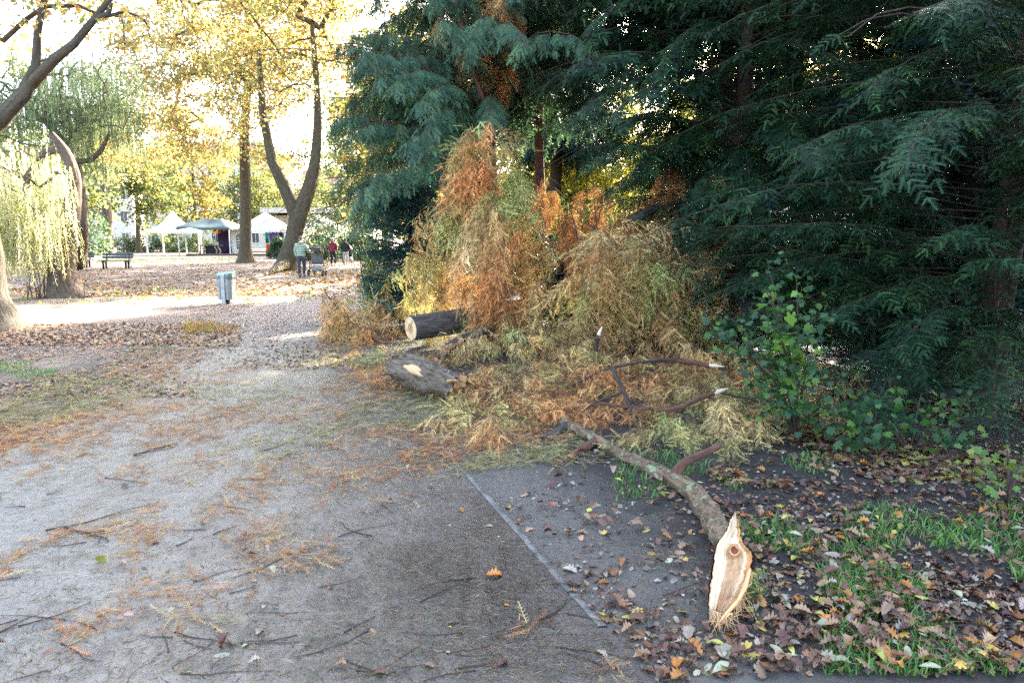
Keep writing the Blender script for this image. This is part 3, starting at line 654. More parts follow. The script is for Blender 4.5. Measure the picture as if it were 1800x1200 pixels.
# trees behind the tents and behind the heap
PG = [(.15, .19, .07), (.2, .22, .07), (.28, .25, .08), (.11, .15, .06)]
BR = [(.5, .46, .12), (.58, .5, .14), (.42, .44, .12)]
OY = [(.34, .26, .08), (.3, .21, .06), (.23, .23, .08)]
for px, y, h, rw, cols, lab in [
    (60, 62, 17, 6, PG, 'pale green tree in the far corner behind the sunlit willow'),
    (250, 82, 15, 7, PG, 'pale green tree behind the white pagoda tent'),
    (350, 92, 20, 6, OY, 'yellowing tree behind the dark green canopy'),
    (640, 78, 19, 7, PG, 'light green tree behind the walkers, left of the conifers'),
    (440, 105, 17, 7, PG, 'pale tree in front of the apartment house, right of the straight maple'),
    (505, 112, 16, 6, OY, 'pale golden tree between the two maple trunks in the distance'),
    (150, 100, 18, 8, PG, 'tall pale tree behind the knobbly willow'),
    (545, 100, 11, 6, PG, 'small pale tree behind the flat roofed pavilion'),
    (738, 52, 19, 5.5, OY, 'tall golden tree standing directly behind the hanging conifer'),  # added to shade the far ground on the left
    (678, 62, 20, 4.8, PG, 'tall green tree behind the hanging conifer, nearer the path end'),  # added so its shadow falls round the benches
    (780, 42, 15, 5, PG, 'bright green tree seen through the hanging conifer'),
    (990, 34, 8.5, 4, BR, 'bright yellow-green tree glowing behind the reddish trunks'),
    (1150, 40, 11, 6, BR, 'golden tree glowing through the gap right of the heap'),
    (1420, 34, 13, 6, BR, 'yellow-green tree shining through the upper yew sprays'),
    (1600, 30, 13, 6, BR, 'golden leaved tree shining through the yew by its trunk'),
    (1850, 36, 16, 6, PG, 'green tree behind the yew trunk at the right edge')]:
    x = (px-900)/FPX*y*1.0; b = np.array([x, y, 0])
    tree('background_tree', lab, 'tree', [(b, .34), (b+[0, 0, 1], .28), (b+[.2, 0, h*.3], .22), (b+[.1, .1, h*.6], .14), (b+[0, 0, h*.85], .06)],
         [(b+[0, 0, h*.62], (rw, rw*.8, h*.36)), (b+[-rw*.3, -.5, h*.35], (rw*.7, rw*.6, h*.22)), (b+[rw*.35, 0, h*.33], (rw*.65, rw*.6, h*.22))], 150, 48, .6, .38, cols, (M_mapb, M_aut), group='trees in the background', gate=.36)

# ------------------------------------------------------------------ bushes
def bush(name, label, cat, base, rx, ry, h, n, size, cols, mat, Ts=FOLD, stems=9, group=None, shell=.6, dens=1.6, flat=.25):
    base = np.asarray(base, float); t = thing(name, label, cat, base, group); sm = MB(); ends = []
    for i in range(stems):
        a = rng.uniform(0, 2*math.pi); r_ = rng.uniform(.2, .85)
        pts = curve(base, [math.cos(a)*rx*r_*.9, math.sin(a)*ry*r_*.9, h*rng.uniform(.6, .95)], h*rng.uniform(.7, 1), 6, .25, .1)
        sm.tube(pts, np.linspace(.018, .004, 7), 5, cap=False); ends.append(pts[3:])
    v = unit(rng.normal(size=(n*2, 3))); v[:, 2] = np.abs(v[:, 2]); v = v*rng.uniform(shell, 1, (n*2, 1))
    wob = 1+.5*(fbm(v[:, 0]*2.2+base[0], v[:, 1]*2.2+base[1], v[:, 2]*2.2, 71, 2)-.5)*2*.55
    p = base+v*wob[:, None]*[rx, ry, h]+[0, 0, .05]
    p = p[vnoise(p[:, 0]*dens, p[:, 1]*dens, p[:, 2]*dens, 72) > .38][:n]
    c = MB(); d = unit(p-base)*.6+rng.normal(0, .6, p.shape); d[:, 2] -= .25
    stamp_many(c, Ts, d, unit(p-base)*.6+rng.normal(0, flat, p.shape)+[0, 0, .5], p, size*rng.uniform(.6, 1.25, len(p)), palette(len(p), cols, .25))
    sm.build('stems', M_bru, t); c.build('foliage', mat, t)
    return t
RH = [(.06, .12, .05), (.09, .16, .06), (.045, .09, .045)]
OV = [leaf_oval(.2, .2, .2), leaf_oval(-.1, .3, .24)]
for px, py, rx, h, lab, cols in [
    (590, 455, 2.1, 2.9, 'dark rhododendron bush beyond the two far walkers', RH), (628, 459, 1.8, 2.6, 'dark rhododendron bush right of the far walker in black', RH),
    (556, 457, 1.5, 2.0, 'low evergreen bush beyond the walker in the green jacket', RH), (492, 455, 1.0, 1.8, 'round evergreen bush in front of the white marquee', RH),
    (600, 425.5, 6, 5.5, 'pale sunny bushes behind the evergreens by the path end', PG)]:
    g = G(px, max(py, 440)) if py > 440 else np.array([-20, 75, 0.])
    bush('evergreen_bush', lab, 'bush', g, rx, rx*.8, h, 2600, .2 if h < 4 else .4, cols, M_grn, OV, group='bushes beyond the walkers')
bush('ivy_bush', 'glossy broad-leaved bush with yellowing leaves leaning over the path edge', 'bush', np.array([(664-900)/FPX*14.6, 14.6, 0]), .36, .8, 2.0, 2600, .085, [(.07, .16, .06), (.1, .2, .07), (.14, .22, .06), (.35, .28, .06)], M_grn, OV)
bush('holly_bush', 'dark glossy holly growing in the gap between drooping bough and right heap', 'bush', (.75, 12.2, 0), 1.0, .7, 1.7, 5000, .11, [(.03, .08, .05), (.05, .11, .07), (.02, .06, .04)], M_grn, OV)
bush('holly_bush', 'dark low evergreen behind the right end of the heap', 'bush', (2.3, 12.6, 0), 1.2, .7, 1.3, 4200, .11, [(.03, .08, .05), (.05, .11, .06), (.02, .06, .04)], M_grn, OV)
for i, (px, w_) in enumerate([(215, 3.2), (262, 3.2), (305, 3.0), (345, 3.0)]):
    bush('hedge_shrub', ['loose green hedge shrub left of the white pagoda tent', 'loose green hedge shrub behind the pagoda tent posts', 'green hedge shrub between pagoda tent and green canopy', 'green hedge shrub at the left end of the market stall'][i], 'shrub', G(px, 443.5), w_, 1.6, 2.3, 2400, .24, [(.1, .17, .06), (.15, .22, .08), (.2, .22, .08)], M_grn, OV, group='hedge behind the tents')
for i, (px, y) in enumerate([(140, 70), (60, 58), (-20, 52)]):
    bush('hedge_shrub', ['tall green thicket behind the first bench', 'green thicket behind the sunlit willow', 'green thicket at the left edge'][i], 'shrub', ((px-900)/FPX*y, y, 0), 4, 2.5, 4.5, 2600, .36, [(.1, .19, .09), (.14, .22, .09), (.2, .25, .1)], M_grn, OV, group='hedge behind the tents')
for i, (px, y, h) in enumerate([(830, 30, 3.6), (960, 26, 3.0), (1080, 27, 3.4), (1230, 26, 3.8), (1420, 24, 3.4), (1620, 21, 3.2), (1820, 19, 3.2)]):
    bush('woodland_shrub', ['yellow-green shrub glowing behind the hanging conifer', 'bright yellow-green shrub behind the reddish twin trunks', 'sunny shrub in the gap right of the twin trunks', 'olive shrub behind the overhanging yew', 'dark olive shrub deep behind the yew sprays', 'dim shrub in the shade left of the yew trunk', 'dim shrub in the shade right of the yew trunk'][i], 'shrub', ((px-900)/FPX*y, y, 0), 2.8, 2, h, 2600, .28, [(.36, .4, .1), (.46, .44, .12), (.5, .44, .13), (.26, .32, .09)] if i < 4 else [(.08, .12, .04), (.12, .13, .05), (.06, .07, .03)], M_aut if i < 4 else M_grn, OV, group='undergrowth behind the conifers')
# ------------------------------------------------------------------ the fallen, withering boughs
M_log = bark_mat('grey_cracked_log_bark', (.022, .014, .010), (.32, .235, .165), 26, .06, lichen=(.24, .24, .16), lich_amt=.6)
M_dlog = bark_mat('dark_ridged_log_bark', (.022, .018, .015), (.15, .12, .10), 20, .03)
M_stick = bark_mat('wet_twig_bark', (.02, .014, .012), (.12, .075, .06), 60, .004)
M_limb = bark_mat('lichen_limb_bark', (.035, .022, .016), (.33, .21, .13), 38, .02, lichen=(.27, .34, .18), lich_amt=.55)
M_wood = wood_mat('split_pale_wood', (.88, .72, .52), (.78, .58, .40), 55, .05)
M_rot = wood_mat('orange_rotten_wood', (.75, .45, .18), (.22, .09, .035), 30, .25)
TAN, GRN, ORG_, BRN, OLV = (.78, .56, .27), (.52, .60, .22), (.80, .38, .15), (.42, .19, .08), (.50, .43, .16)
def fea_col(p, bias):
    """withered colour by position: patches of tan, green, orange and brown boughs; bias = weights"""
    n = len(p); c = np.array([TAN, GRN, ORG_, BRN, OLV]); wts = np.zeros((n, 5))
    for k in range(5):
        q = vnoise(p[:, 0]*2.1, p[:, 1]*2.1, p[:, 2]*2.1, 80+k)*.75+vnoise(p[:, 0]*9, p[:, 1]*9, p[:, 2]*9, 90+k)*.35
        wts[:, k] = np.maximum(0, q+np.asarray(bias)[..., k]-.35)**5
    wts /= wts.sum(1, keepdims=True)+1e-9
    return (wts@c)*(1+rng.uniform(-.28, .22, (n, 1)))
def feather_bough(name, label, loc, stems, bias, size=.34, per_m=18, Ts=FROND, group='fallen withered boughs', hang=.45, extra=None, cat='bough', stem_r=.014):
    """stems: list of polylines; feathery sprays along each hang down"""
    t = thing(name, label, cat, loc, group); sm = MB(); D, U, PP, S = [], [], [], []
    for pts in stems:
        L = np.linalg.norm(np.diff(pts, axis=0), axis=1).sum()
        sm.tube(pts, np.linspace(stem_r*.3, .0015, len(pts)), 4, cap=False)
        n = max(4, int(L*per_m)); p, d, up, s = side_sprays(pts, n, .12, 42, .35, fl=.22)
        d = unit(d*(1-hang)+np.array([0, 0, -hang])*rng.uniform(.3, 1.3, (n, 1)))
        PP.append(p); D.append(d); U.append(up); S.append(size*(1.1-.4*s)*rng.uniform(.6, 1.25, n))
        PP.append(pts[-2:-1]); D.append(unit(pts[-1:]-pts[-2:-1])); U.append(np.array([[0, 0, 1.]])); S.append(np.array([size*.9]))
    PP, D, U, S = map(np.concatenate, (PP, D, U, S))
    q = PP[:, 2] > .02; PP, D, U, S = PP[q], D[q], U[q], S[q]
    low = np.clip((S*.6-PP[:, 2])/np.maximum(S, .01), 0, 1)                     # lie down where they meet the ground
    D[:, 2] = np.where(low > 0, np.maximum(D[:, 2], -PP[:, 2]/S*.8), D[:, 2])
    cr = MB(); stamp_many(cr, Ts, D, U, PP, S, fea_col(PP, bias(PP)))
    if extra: extra(sm)
    sm.build('stems', M_red, t); cr.build('needles', M_fea, t)
    return t
def arch(p0, az, reach, rise, drop, n=9, wob=.05):
    t = np.linspace(0, 1, n)[:, None]; o = np.array([math.cos(az), math.sin(az), 0])
    p = np.asarray(p0)+o*reach*(1-(1-t)**1.7)+np.array([0, 0, 1])*(rise*np.sin(np.pi*np.minimum(t*1.3, 1)*.9)-drop*t**2.1)
    return p+np.cumsum(rng.normal(0, wob/3, p.shape), 0)
def bz(base, **zones): return lambda p: np.broadcast_to(np.array(base, float), (len(p), 5))
# 1. tall drooping bough heap in the middle
D0 = 10.2
stems = []
for i in range(165):
    z = rng.uniform(.6, 3.15)**1.0
    py = 600-FPX*math.tan(math.atan((z-CAM_H)/D0)+PITCH)
    cx = np.interp(py, [220, 300, 420, 520, 640], [838, 862, 838, 848, 880]); hw = np.interp(py, [215, 240, 300, 400, 500, 640], [15, 40, 72, 106, 100, 84])
    c = P(cx, py, D0); az = R(rng.uniform(-205, 25)); reach = hw/FPX*D0*rng.uniform(.6, 1.25)
    if vnoise(c[0]*1.8+math.cos(az)*1.6, z*1.5, math.sin(az)*1.6, 88) < .40: continue
    stems.append(arch(c+[rng.normal(0, .12), rng.uniform(0, .35), 0], az, reach*rng.uniform(.7, 1.3), rng.uniform(.05, .4), rng.uniform(.5, 1.2), wob=.1))
def bias1(p):
    px, py = to_px(p); b = np.tile(np.array([.12, .02, .0, .0, .02]), (len(p), 1))
    g = lambda cx, cy, sx, sy: np.exp(-((px-cx)/sx)**2-((py-cy)/sy)**2)
    b[:, 2] += .55*g(835, 305, 60, 30)+.22*g(890, 520, 45, 100); b[:, 1] += .35*g(920, 290, 60, 40)+.35*g(860, 340, 40, 22)+.25*g(790, 380, 50, 25)+.15*g(830, 250, 60, 30)
    b[:, 3] += .4*g(900, 560, 60, 90); b[:, 0] += .25*g(745, 450, 60, 80)+.12*g(850, 420, 60, 60); b[:, 4] += .2*g(940, 600, 70, 60)+.2*g(780, 540, 60, 40)
    return b
feather_bough('fallen_bough', 'tall drooping fallen bough standing like a haystack beside the sawn log', P(860, 640, D0)*[1, 1, 0], stems, bias1, .47, 13)
# 2. heap on the right of it, reaching back
stems = []
for i in range(120):
    u = rng.uniform(); px = rng.uniform(1025, 1210); py = np.interp(px, [1025, 1050, 1100, 1160, 1215], [460, 428, 420, 434, 480])+rng.uniform(0, 1)**1.2*120
    y = 9.2+rng.uniform(-.3, 1.2); c = P(px, py, y)
    if c[2] < .2 or vnoise(c[0]*2.2, c[2]*2.6, 0, 87) < .46: continue
    stems.append(arch(c, R(rng.uniform(-230, 50)), rng.uniform(.2, .75), rng.uniform(.05, .4), min(rng.uniform(.3, .8), c[2]), wob=.12))
feather_bough('fallen_bough', 'tan and green fallen bough heaped right of the tall drooping one, under the yew', P(1090, 640, 9.3)*[1, 1, 0], stems, lambda p: np.tile([.12, .06, .02, .1, .06], (len(p), 1)), .46, 12)
# 3. brown tangle behind, between the two
stems = []
for i in range(85):
    px = rng.uniform(950, 1270); y = rng.uniform(11, 13); top = np.interp(px, [930, 1000, 1100, 1200, 1260], [270, 320, 350, 260, 330]); c = P(px, top+rng.uniform(0, 1)*230, y)
    stems.append(arch(c, R(rng.uniform(-190, 10)), rng.uniform(.3, .8), rng.uniform(.1, .3), rng.uniform(.4, 1.0)))
feather_bough('fallen_bough', 'rusty brown fallen crown lying deepest in the heap under the overhanging yew', P(1080, 600, 12)*[1, 1, 0], stems, lambda p: np.tile([-.12, -.1, .0, .4, .02], (len(p), 1)), .42, 13, FROND_LO)
# 3b. withered standing bough hanging high between the conifers
stems = [arch(P(rng.uniform(820, 885), rng.uniform(-60, 90), 13.2+rng.uniform(-.3, .3)), R(rng.uniform(0, 360)), rng.uniform(.15, .6), .1, rng.uniform(.5, 1.3), wob=.1) for _ in range(17)]
feather_bough('hanging_bough', 'orange withered bough caught high up between hanging conifer and overhanging yew', P(850, 40, 13.2), stems, lambda p: np.tile([.1, -.1, .3, .1, -.1], (len(p), 1)), .4, 18, FROND_LO)
# 4. small bough by the path edge
main = np.array([P(570, 512, 11.6), P(592, 540, 11.3), P(620, 566, 11), P(650, 590, 10.7), P(676, 604, 10.4)])
def st4(sm): sm.tube(main, [.012, .018, .024, .028, .03], 7)
stems = []
for i in range(30):
    q, tg = along(main, [rng.uniform(.02, .75)]); stems.append(arch(q[0], R(rng.uniform(-200, 20)), rng.uniform(.12, .4), rng.uniform(.0, .15), rng.uniform(.1, .4)))
for i in range(44):
    c = P(rng.uniform(585, 690), rng.uniform(530, 600), 11.1+rng.uniform(-.3, .9))
    if c[2] > .05: stems.append(arch(c, R(rng.uniform(-200, 20)), rng.uniform(.2, .4), rng.uniform(.02, .2), min(c[2], rng.uniform(.2, .5))))
feather_bough('fallen_bough', 'small orange fallen bough with a grey stem reaching over the path edge', P(620, 610, 11)*[1, 1, 0], stems, lambda p: np.tile([.18, -.02, .2, .06, .0], (len(p), 1)), .3, 18, extra=st4)
# 5. low mat of boughs in front, over the limb
stems = []
for i in range(230):
    px = rng.uniform(860, 1420); lo = np.interp(px, [860, 960, 1100, 1250, 1420], [770, 770, 800, 800, 760]); hi = np.interp(px, [860, 950, 1080, 1200, 1420], [690, 640, 605, 600, 660])
    py = lo+(hi-lo)*rng.uniform(0, 1)**.9; g = G(px, py); hgt = np.interp(py, [hi, lo], [.38, .06])*rng.uniform(.3, 1.1)
    y = np.interp(py, [hi, lo], [8.2, 5.3]) if py < 690 else g[1]
    c = P(px, py, y) if py < 690 else g+[0, 0, hgt]; c[2] = max(c[2], .06)
    if 930 < px < 1075 and py > 722+.25*(px-930): continue
    az = R(rng.uniform(-215, 0)); stems.append(arch(c, az, rng.uniform(.3, .75), rng.uniform(.05, .18), min(c[2], rng.uniform(.1, .3)), wob=.04))
def bias5(p):
    px, py = to_px(p); b = np.tile([.08, -.02, .0, .02, .14], (len(p), 1)); g = lambda cx, cy, sx, sy: np.exp(-((px-cx)/sx)**2-((py-cy)/sy)**2)
    b[:, 2] += .45*g(1080, 650, 110, 35)+.35*g(990, 700, 70, 35)+.25*g(1190, 770, 60, 30); b[:, 0] += .25*g(960, 700, 90, 40); b[:, 1] += .3*g(1165, 780, 60, 40); return b
feather_bough('fallen_bough', 'low spread of olive and orange fallen boughs behind the split limb', G(1130, 740), stems, bias5, .36, 15, hang=.25)
# 6. low drift round the broken log and along the path edge
stems = []
for i in range(120):
    px = rng.uniform(610, 960); py = np.interp(px, [610, 700, 960], [608, 640, 690])+rng.uniform(-22, 55); g = G(px, py)+[0, 0, rng.uniform(.03, .16)]
    if 690 < px < 850 and py > 655 and rng.uniform() < .8: continue
    stems.append(arch(g, R(rng.uniform(-220, 40)), rng.uniform(.2, .5), .05, .05, wob=.04))
for i in range(130):
    px = rng.uniform(770, 1110); g = G(px, rng.uniform(585, 650))+[0, 0, rng.uniform(.08, .4)]; stems.append(arch(g, R(rng.uniform(-220, 40)), rng.uniform(.2, .5), .2, .15))
feather_bough('fallen_bough', 'flattened olive bough strewn round the broken log on the path edge', G(830, 700), stems, lambda p: np.tile([.1, .0, .03, .08, .16], (len(p), 1)), .25, 16, hang=.12)

# ------------------------------------------------------------------ sawn log
def log_face(mb, c, ax, r, mats, seed=0, m=0):
    """sawn end with rings: pale sapwood, tan heart"""
    ax = unit(ax); u = unit(np.cross(ax, [0, 0, 1])); v = np.cross(u, ax); n = 40
    a = np.arange(n)*2*math.pi/n; rr = r*(1+.05*(fbm(np.cos(a)*2+seed, np.sin(a)*2, 0, 77)-.5)*2); V, C = [np.asarray(c)], [(.50, .32, .18)]; F = []
    radii = [.12, .25, .36, .42, .46, .6, .75, .88, .95, 1.0]; cols = [(.5, .3, .16), (.62, .42, .25), (.55, .36, .2), (.66, .47, .29), (.86, .72, .52), (.9, .78, .6), (.87, .73, .54), (.9, .78, .6), (.84, .68, .46), (.25, .15, .08)]
    for q, cc in zip(radii, cols):
        for i in range(n): V.append(np.asarray(c)+(u*math.cos(a[i])+v*math.sin(a[i]))*rr[i]*q); C.append(tuple(np.array(cc)*(1, .93, .84)*(.5 if (i in (6, 7) and q < .8) or (i == 22 and q < .95) or (i == 33 and q > .5) else 1)*(.75+.5*vnoise(i*.4, q*6, 0, 83))))
    F3 = [[0, 1+i, 1+(i+1) % n] for i in range(n)]
    F4 = [[1+k*n+i, 1+(k+1)*n+i, 1+(k+1)*n+(i+1) % n, 1+k*n+(i+1) % n] for k in range(len(radii)-1) for i in range(n)]
    mb.add(V, np.array(F3), C, m=m)
    mb.F.append(np.array(F4)+mb.n-len(V)); mb.M.append(np.full(len(F4), m)); mb.V.append(np.zeros((0, 3))); mb.C.append(np.zeros((0, 3))); mb.B.append(np.zeros((0, 3)))
def sawn_mat():
    m, nt, p, out = nmat('sawn_wood_rings'); c = attr(nt, 'col'); n = noise(nt, objc(nt), 120, 4)
    nt.links.new(mixc(nt, .7, c, ramp(nt, n, [(.3, (.6, .42, .26)), (.7, (.95, .84, .66))]), 'MULTIPLY'), p.inputs['Base Color']); p.inputs['Roughness'].default_value = .8
    bump(nt, n, p, .4, .004); return m
M_sawn = sawn_mat()
c = P(722, 577, 9.75); ax = unit([.80, .6, .06])
t = thing('sawn_log', 'thick dark log with a clean sawn pale end beside the drooping bough', 'log', c*[1, 1, 0])
LP = np.array([c+ax*s for s in (0, .02, .3, .7, 1.2, 2.0, 2.8)])
MB().tube(LP, [.172, .176, .18, .185, .19, .19, .18], 40, rough=.12).build('bark', M_dlog, t)
mb = MB(); log_face(mb, c-ax*.004, ax, .172, None); mb.build('sawn_end', M_sawn, t)
# ------------------------------------------------------------------ broken log
a, e = G(706, 682)+[0, .16, .19], G(806, 724)+[0, .14, .18]
t = thing('broken_log', 'grey cracked log with rotten broken end lying on the path edge', 'log', (a+e)/2*[1, 1, 0])
LP = np.array([a+(e-a)*s+[0, 0, .025*math.sin(s*3)] for s in np.linspace(0, 1, 26)])
mb = MB(); sides = 44; mb.tube(LP, .156+.02*np.sin(np.linspace(0, 5, 26)), sides, rough=.42, cap=False)
V = mb.V[0].reshape(26, sides, 3); ud = unit(e-a)
for row, sg in ((0, -1), (1, -.5), (24, .25), (25, .45)):                         # jagged rims
    k = np.arange(sides); V[row] += ud[None]*(sg*(fbm(np.cos(k*2*math.pi/sides)*3.1, np.sin(k*2*math.pi/sides)*3.1, row//13, 91)-.42)*.34)[:, None]
mb.V[0] = V.reshape(-1, 3); body = mb.build('bark', M_log, t)
for cc, dr, sd in ((e-ud*.1, 1, 0), (a+ud*.1, -1, 3)):                          # rotten cores
    u = unit(np.cross(ud, [0, 0, 1])); v = np.cross(u, ud); n = 26; Vv, Ff = [], []
    for q in np.linspace(0, 1, 8):
        for i in range(n):
            an = i*2*math.pi/n; rr = .156*q
            Vv.append(cc+(u*math.cos(an)+v*math.sin(an))*rr+ud*dr*(.13+.3*(fbm(math.cos(an)*q*4+sd, math.sin(an)*q*4, sd, 92, 3)-.4)))
    Ff = [[k*n+i, (k+1)*n+i, (k+1)*n+(i+1) % n, k*n+(i+1) % n] for k in range(7) for i in range(n)]
    MB().add(Vv, np.array(Ff), (1, 1, 1)).build('rotten_core', M_rot, t, smooth=False)
mb = MB(); q = a+(e-a)*.42; u = unit(np.cross(ud, [0, 0, 1.]))                  # torn pale scar on the side
sc_c = q+np.array([0, 0, .02])
Vv, Ff = [], []
for i in range(9):
    for j in range(7):
        s_, th = (i/8-.5)*.42+.05*math.sin(j*1.7), R(18+j/6*38); wob = (fbm(i*.8, j*.9, 0, 93)-.5)
        rr = .198+.03*wob-.09*max(0, ((i-4)/4)**2+((j-3)/3)**2-.55+.9*wob)
        cdir = unit(np.cross(ud, [0, 0, 1]))*1.0
        Vv.append(q+ud*(s_+wob*.08)+(cdir*math.cos(th)+np.array([0, 0, 1])*math.sin(th))*rr)
Ff = [[i*7+j, i*7+j+1, i*7+7+j+1, i*7+7+j] for i in range(8) for j in range(6)]
if cdir[1] > 0: Vv = [v_ for v_ in Vv]
mb.add(Vv, np.array(Ff), (.85, .70, .52)); mb.build('torn_scar', M_wood, t)
mb = MB()
for i in range(16):
    an = rng.uniform(0, 6.28); u = unit(np.cross(ud, [0, 0, 1])); v = np.cross(u, ud); p0 = e-ud*.06+(u*math.cos(an)+v*math.sin(an))*rng.uniform(.05, .14)
    mb.tube([p0, p0+ud*rng.uniform(.06, .12)+rng.normal(0, .02, 3), p0+ud*rng.uniform(.12, .22)+rng.normal(0, .03, 3)], [.02, .014, .002], 5)
mb.build('splinters', M_rot, t, smooth=False)
# ------------------------------------------------------------------ stub branch leaning on the broken log
t = thing('broken_branch', 'dark curved branch with a frayed end leaning between broken log and heap', 'branch', G(775, 640))
pp = [P(772, 632, 8.5), P(788, 610, 8.7), P(810, 596, 8.95), P(842, 585, 9.3), P(885, 570, 10.4)]
MB().tube(pp, [.055, .06, .062, .06, .055], 16, rough=.2).build('bark', M_dlog, t)
mb = MB()
for i in range(14):
    p0 = pp[0]+rng.normal(0, .022, 3); mb.tube([p0+unit(pp[1]-pp[0])*.03, p0-unit(pp[1]-pp[0])*rng.uniform(.03, .1)+rng.normal(0, .015, 3)], [.014, .002], 4, col=(1, .62, .5))
mb.build('frayed_end', M_wood, t, smooth=False)
# ------------------------------------------------------------------ the long split limb in front
base = G(1262, 1090); t = thing('fallen_limb', 'long lichen-covered fallen limb with a bright torn end pointing at the viewer', 'limb', base)
lp = [(1280, 957, .2, .055), (1270, 945, .16, .078), (1249, 908, .10, .086), (1224, 868, .08, .08), (1185, 842, .075, .075), (1145, 824, .07, .068), (1105, 805, .07, .062), (1070, 785, .07, .055), (1040, 768, .08, .052), (1012, 752, .09, .046), (988, 740, .09, .042)]
pts = np.array([G(x, y, z) for x, y, z, r_ in lp]); rad = np.array([q[3] for q in lp])
s = np.linspace(0, 1, 44); src = np.linspace(0, 1, len(lp)); fp = np.stack([np.interp(s, src, pts[:, i]) for i in range(3)], -1); fr = np.interp(s, src, rad)
for _ in range(3): fp[1:-1] = (fp[:-2]+2*fp[1:-1]+fp[2:])/4
fp[1:-1] += rng.normal(0, .006, fp[1:-1].shape); MB().tube(fp, fr*.76, 26, rough=.38).build('bark', M_limb, t)
rows = [(1092, 1246, 1254), (1084, 1245.7, 1267), (1066, 1246, 1285), (1052, 1247, 1296), (1037, 1248, 1304), (1021, 1250, 1311), (1003, 1252.5, 1317), (990, 1255, 1321), (976, 1257, 1320), (965, 1260, 1317), (956, 1262, 1310), (946, 1268, 1304), (935, 1275, 1300), (922, 1281, 1299), (911, 1285, 1298), (906, 1287, 1296)]
rr_ = np.array(rows, float); q_ = np.linspace(0, len(rows)-1, 60); rows = np.stack([np.interp(q_, np.arange(len(rr_)), rr_[:, k]) for k in range(3)], -1)
nc = 41; Vf, Bf, Vb, cf = [], [], [], []; nr = len(rows)
for i, (py, xl, xr) in enumerate(rows):
    f = i/(nr-1); y = 2.67+.34*f; w0 = xr-xl
    xl += (fbm(i*.9, 5, 0, 45)-.5)*min(5, w0*.5); xr += (fbm(i*.8, 9, 0, 46)-.5)*min(9, w0*.5)
    L_, R_ = P(xl, py, y), P(xr, py, y+.02); back = unit(np.array([0, .82, -.57])); wd = np.linalg.norm(R_-L_)
    for j in range(nc):
        u = j/(nc-1)
        fib = vnoise(u*17+.8*math.sin(f*3), f*5, 0, 95)-.5; fib2 = vnoise(u*40, f*9, 0, 96)-.5; e2 = fbm(u*9, f*22, 3, 98, 3); e3 = fbm(u*5, f*7, 1, 99)
        rot = max(0, min(1, (u-.34-.12*(e3-.5))/.07))*max(0, min(1, (.84-u)/.06))*max(0, min(1, (.62-f+.1*(e3-.5))/.06))
        dip = math.sin(math.pi*u)*wd*.12+.012*max(0, math.sin((u-.84)*20) if u > .84 else 0)
        d_ = dip-fib*.016-fib2*.006+rot*(.016+.035*(round(e2*6)/6-.5))
        tear = .05*max(0, (f-.93)/.07)*(vnoise(u*7, 3, 0, 94)-.5)-.04*max(0, (.06-f)/.06)*(vnoise(u*9, 8, 0, 93)-.3)
        Vf.append(L_+(R_-L_)*u+back*d_+np.array([0, 0, tear])); Bf.append([u*wd, d_, f*.6])
        pale = np.array([.98, .93, .84])*(.86+.28*(fib+.5)); brown = np.array([.84, .64, .48])*(.62+.72*e2)
        c_ = pale*(1-rot)+brown*rot
        if fib2 < -.4: c_ = c_*.7
        if u > .9-.1*(e3-.5) or u < .05*e2: c_ = np.array([.82, .50, .25])*(.6+.8*e2)
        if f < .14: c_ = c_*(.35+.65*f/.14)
        cf.append(tuple(np.clip(c_, 0, 1)))
    for j in range(9):
        u = j/8; th = math.pi*u; o_ = (1.06+.22*math.exp(-((py-982)/26)**2)*(u > .5))
        Vb.append((L_+R_)/2+(L_-R_)/2*math.cos(th)*o_+back*(.004+math.sin(th)*wd*.55)+back*.01*fbm(i*.5, j, 0, 92))
Ff = [[i*nc+j, i*nc+j+1, i*nc+nc+j+1, i*nc+nc+j] for i in range(nr-1) for j in range(nc-1)]
mb = MB(); mb.add(Vf, np.array(Ff), cf, Bf); torn = mb.build('torn_wood', M_wood, t)
mb = MB(); mb.add(Vb, np.array([[i*9+j, i*9+9+j, i*9+9+j+1, i*9+j+1] for i in range(nr-1) for j in range(8)])); mb.build('split_bark', bark_mat('purple_inner_bark', (.035, .02, .022), (.15, .09, .09), 60, .008, zs=.3), t)
kc = P(1291, 967, 2.868); mb = MB(); kn_ax = unit(np.array(cam.location)-kc)
u = unit(np.cross(kn_ax, [0, 0, 1])); v = np.cross(u, kn_ax); Vv, Cc = [], []
for k, (q, h, cc) in enumerate([(0, -.004, (.28, .08, .05)), (.3, -.004, (.34, .09, .05)), (.5, .004, (.2, .06, .035)), (.62, .008, (.72, .36, .14)), (.8, .01, (.55, .24, .08)), (1, .004, (.5, .24, .1)), (1.12, -.02, (.7, .5, .3))]):
    for i in range(20): an = i*2*math.pi/20; rr = .027*q*(1+.75*(fbm(math.cos(an)*1.6, math.sin(an)*1.6, q*1.5, 97)-.5)); Vv.append(kc+(u*math.cos(an)+v*math.sin(an)*1.05)*rr+kn_ax*(h+.006*(fbm(an*2, q*4, 0, 90)-.5))); Cc.append(tuple(np.array(cc)*(.5+fbm(an*1.5, q*5, 0, 89))))
mb.add(Vv, np.array([[k*20+i, k*20+(i+1) % 20, k*20+20+(i+1) % 20, k*20+20+i] for k in range(6) for i in range(20)]), Cc)
kn = mb.build('knot', leaf_mat('brown_knot_wood', .5, 0, .4, .2), torn); kn.parent = torn
kn.location = (0, 0, 0)
mb = MB()
mb.tube([P(1318, 1000, 2.82), P(1310, 1030, 2.76), P(1297, 1056, 2.71), P(1275, 1080, 2.66), P(1257, 1101, 2.63)], [.007, .010, .009, .008, .002], 9, col=(.9, .66, .42), rough=.6)
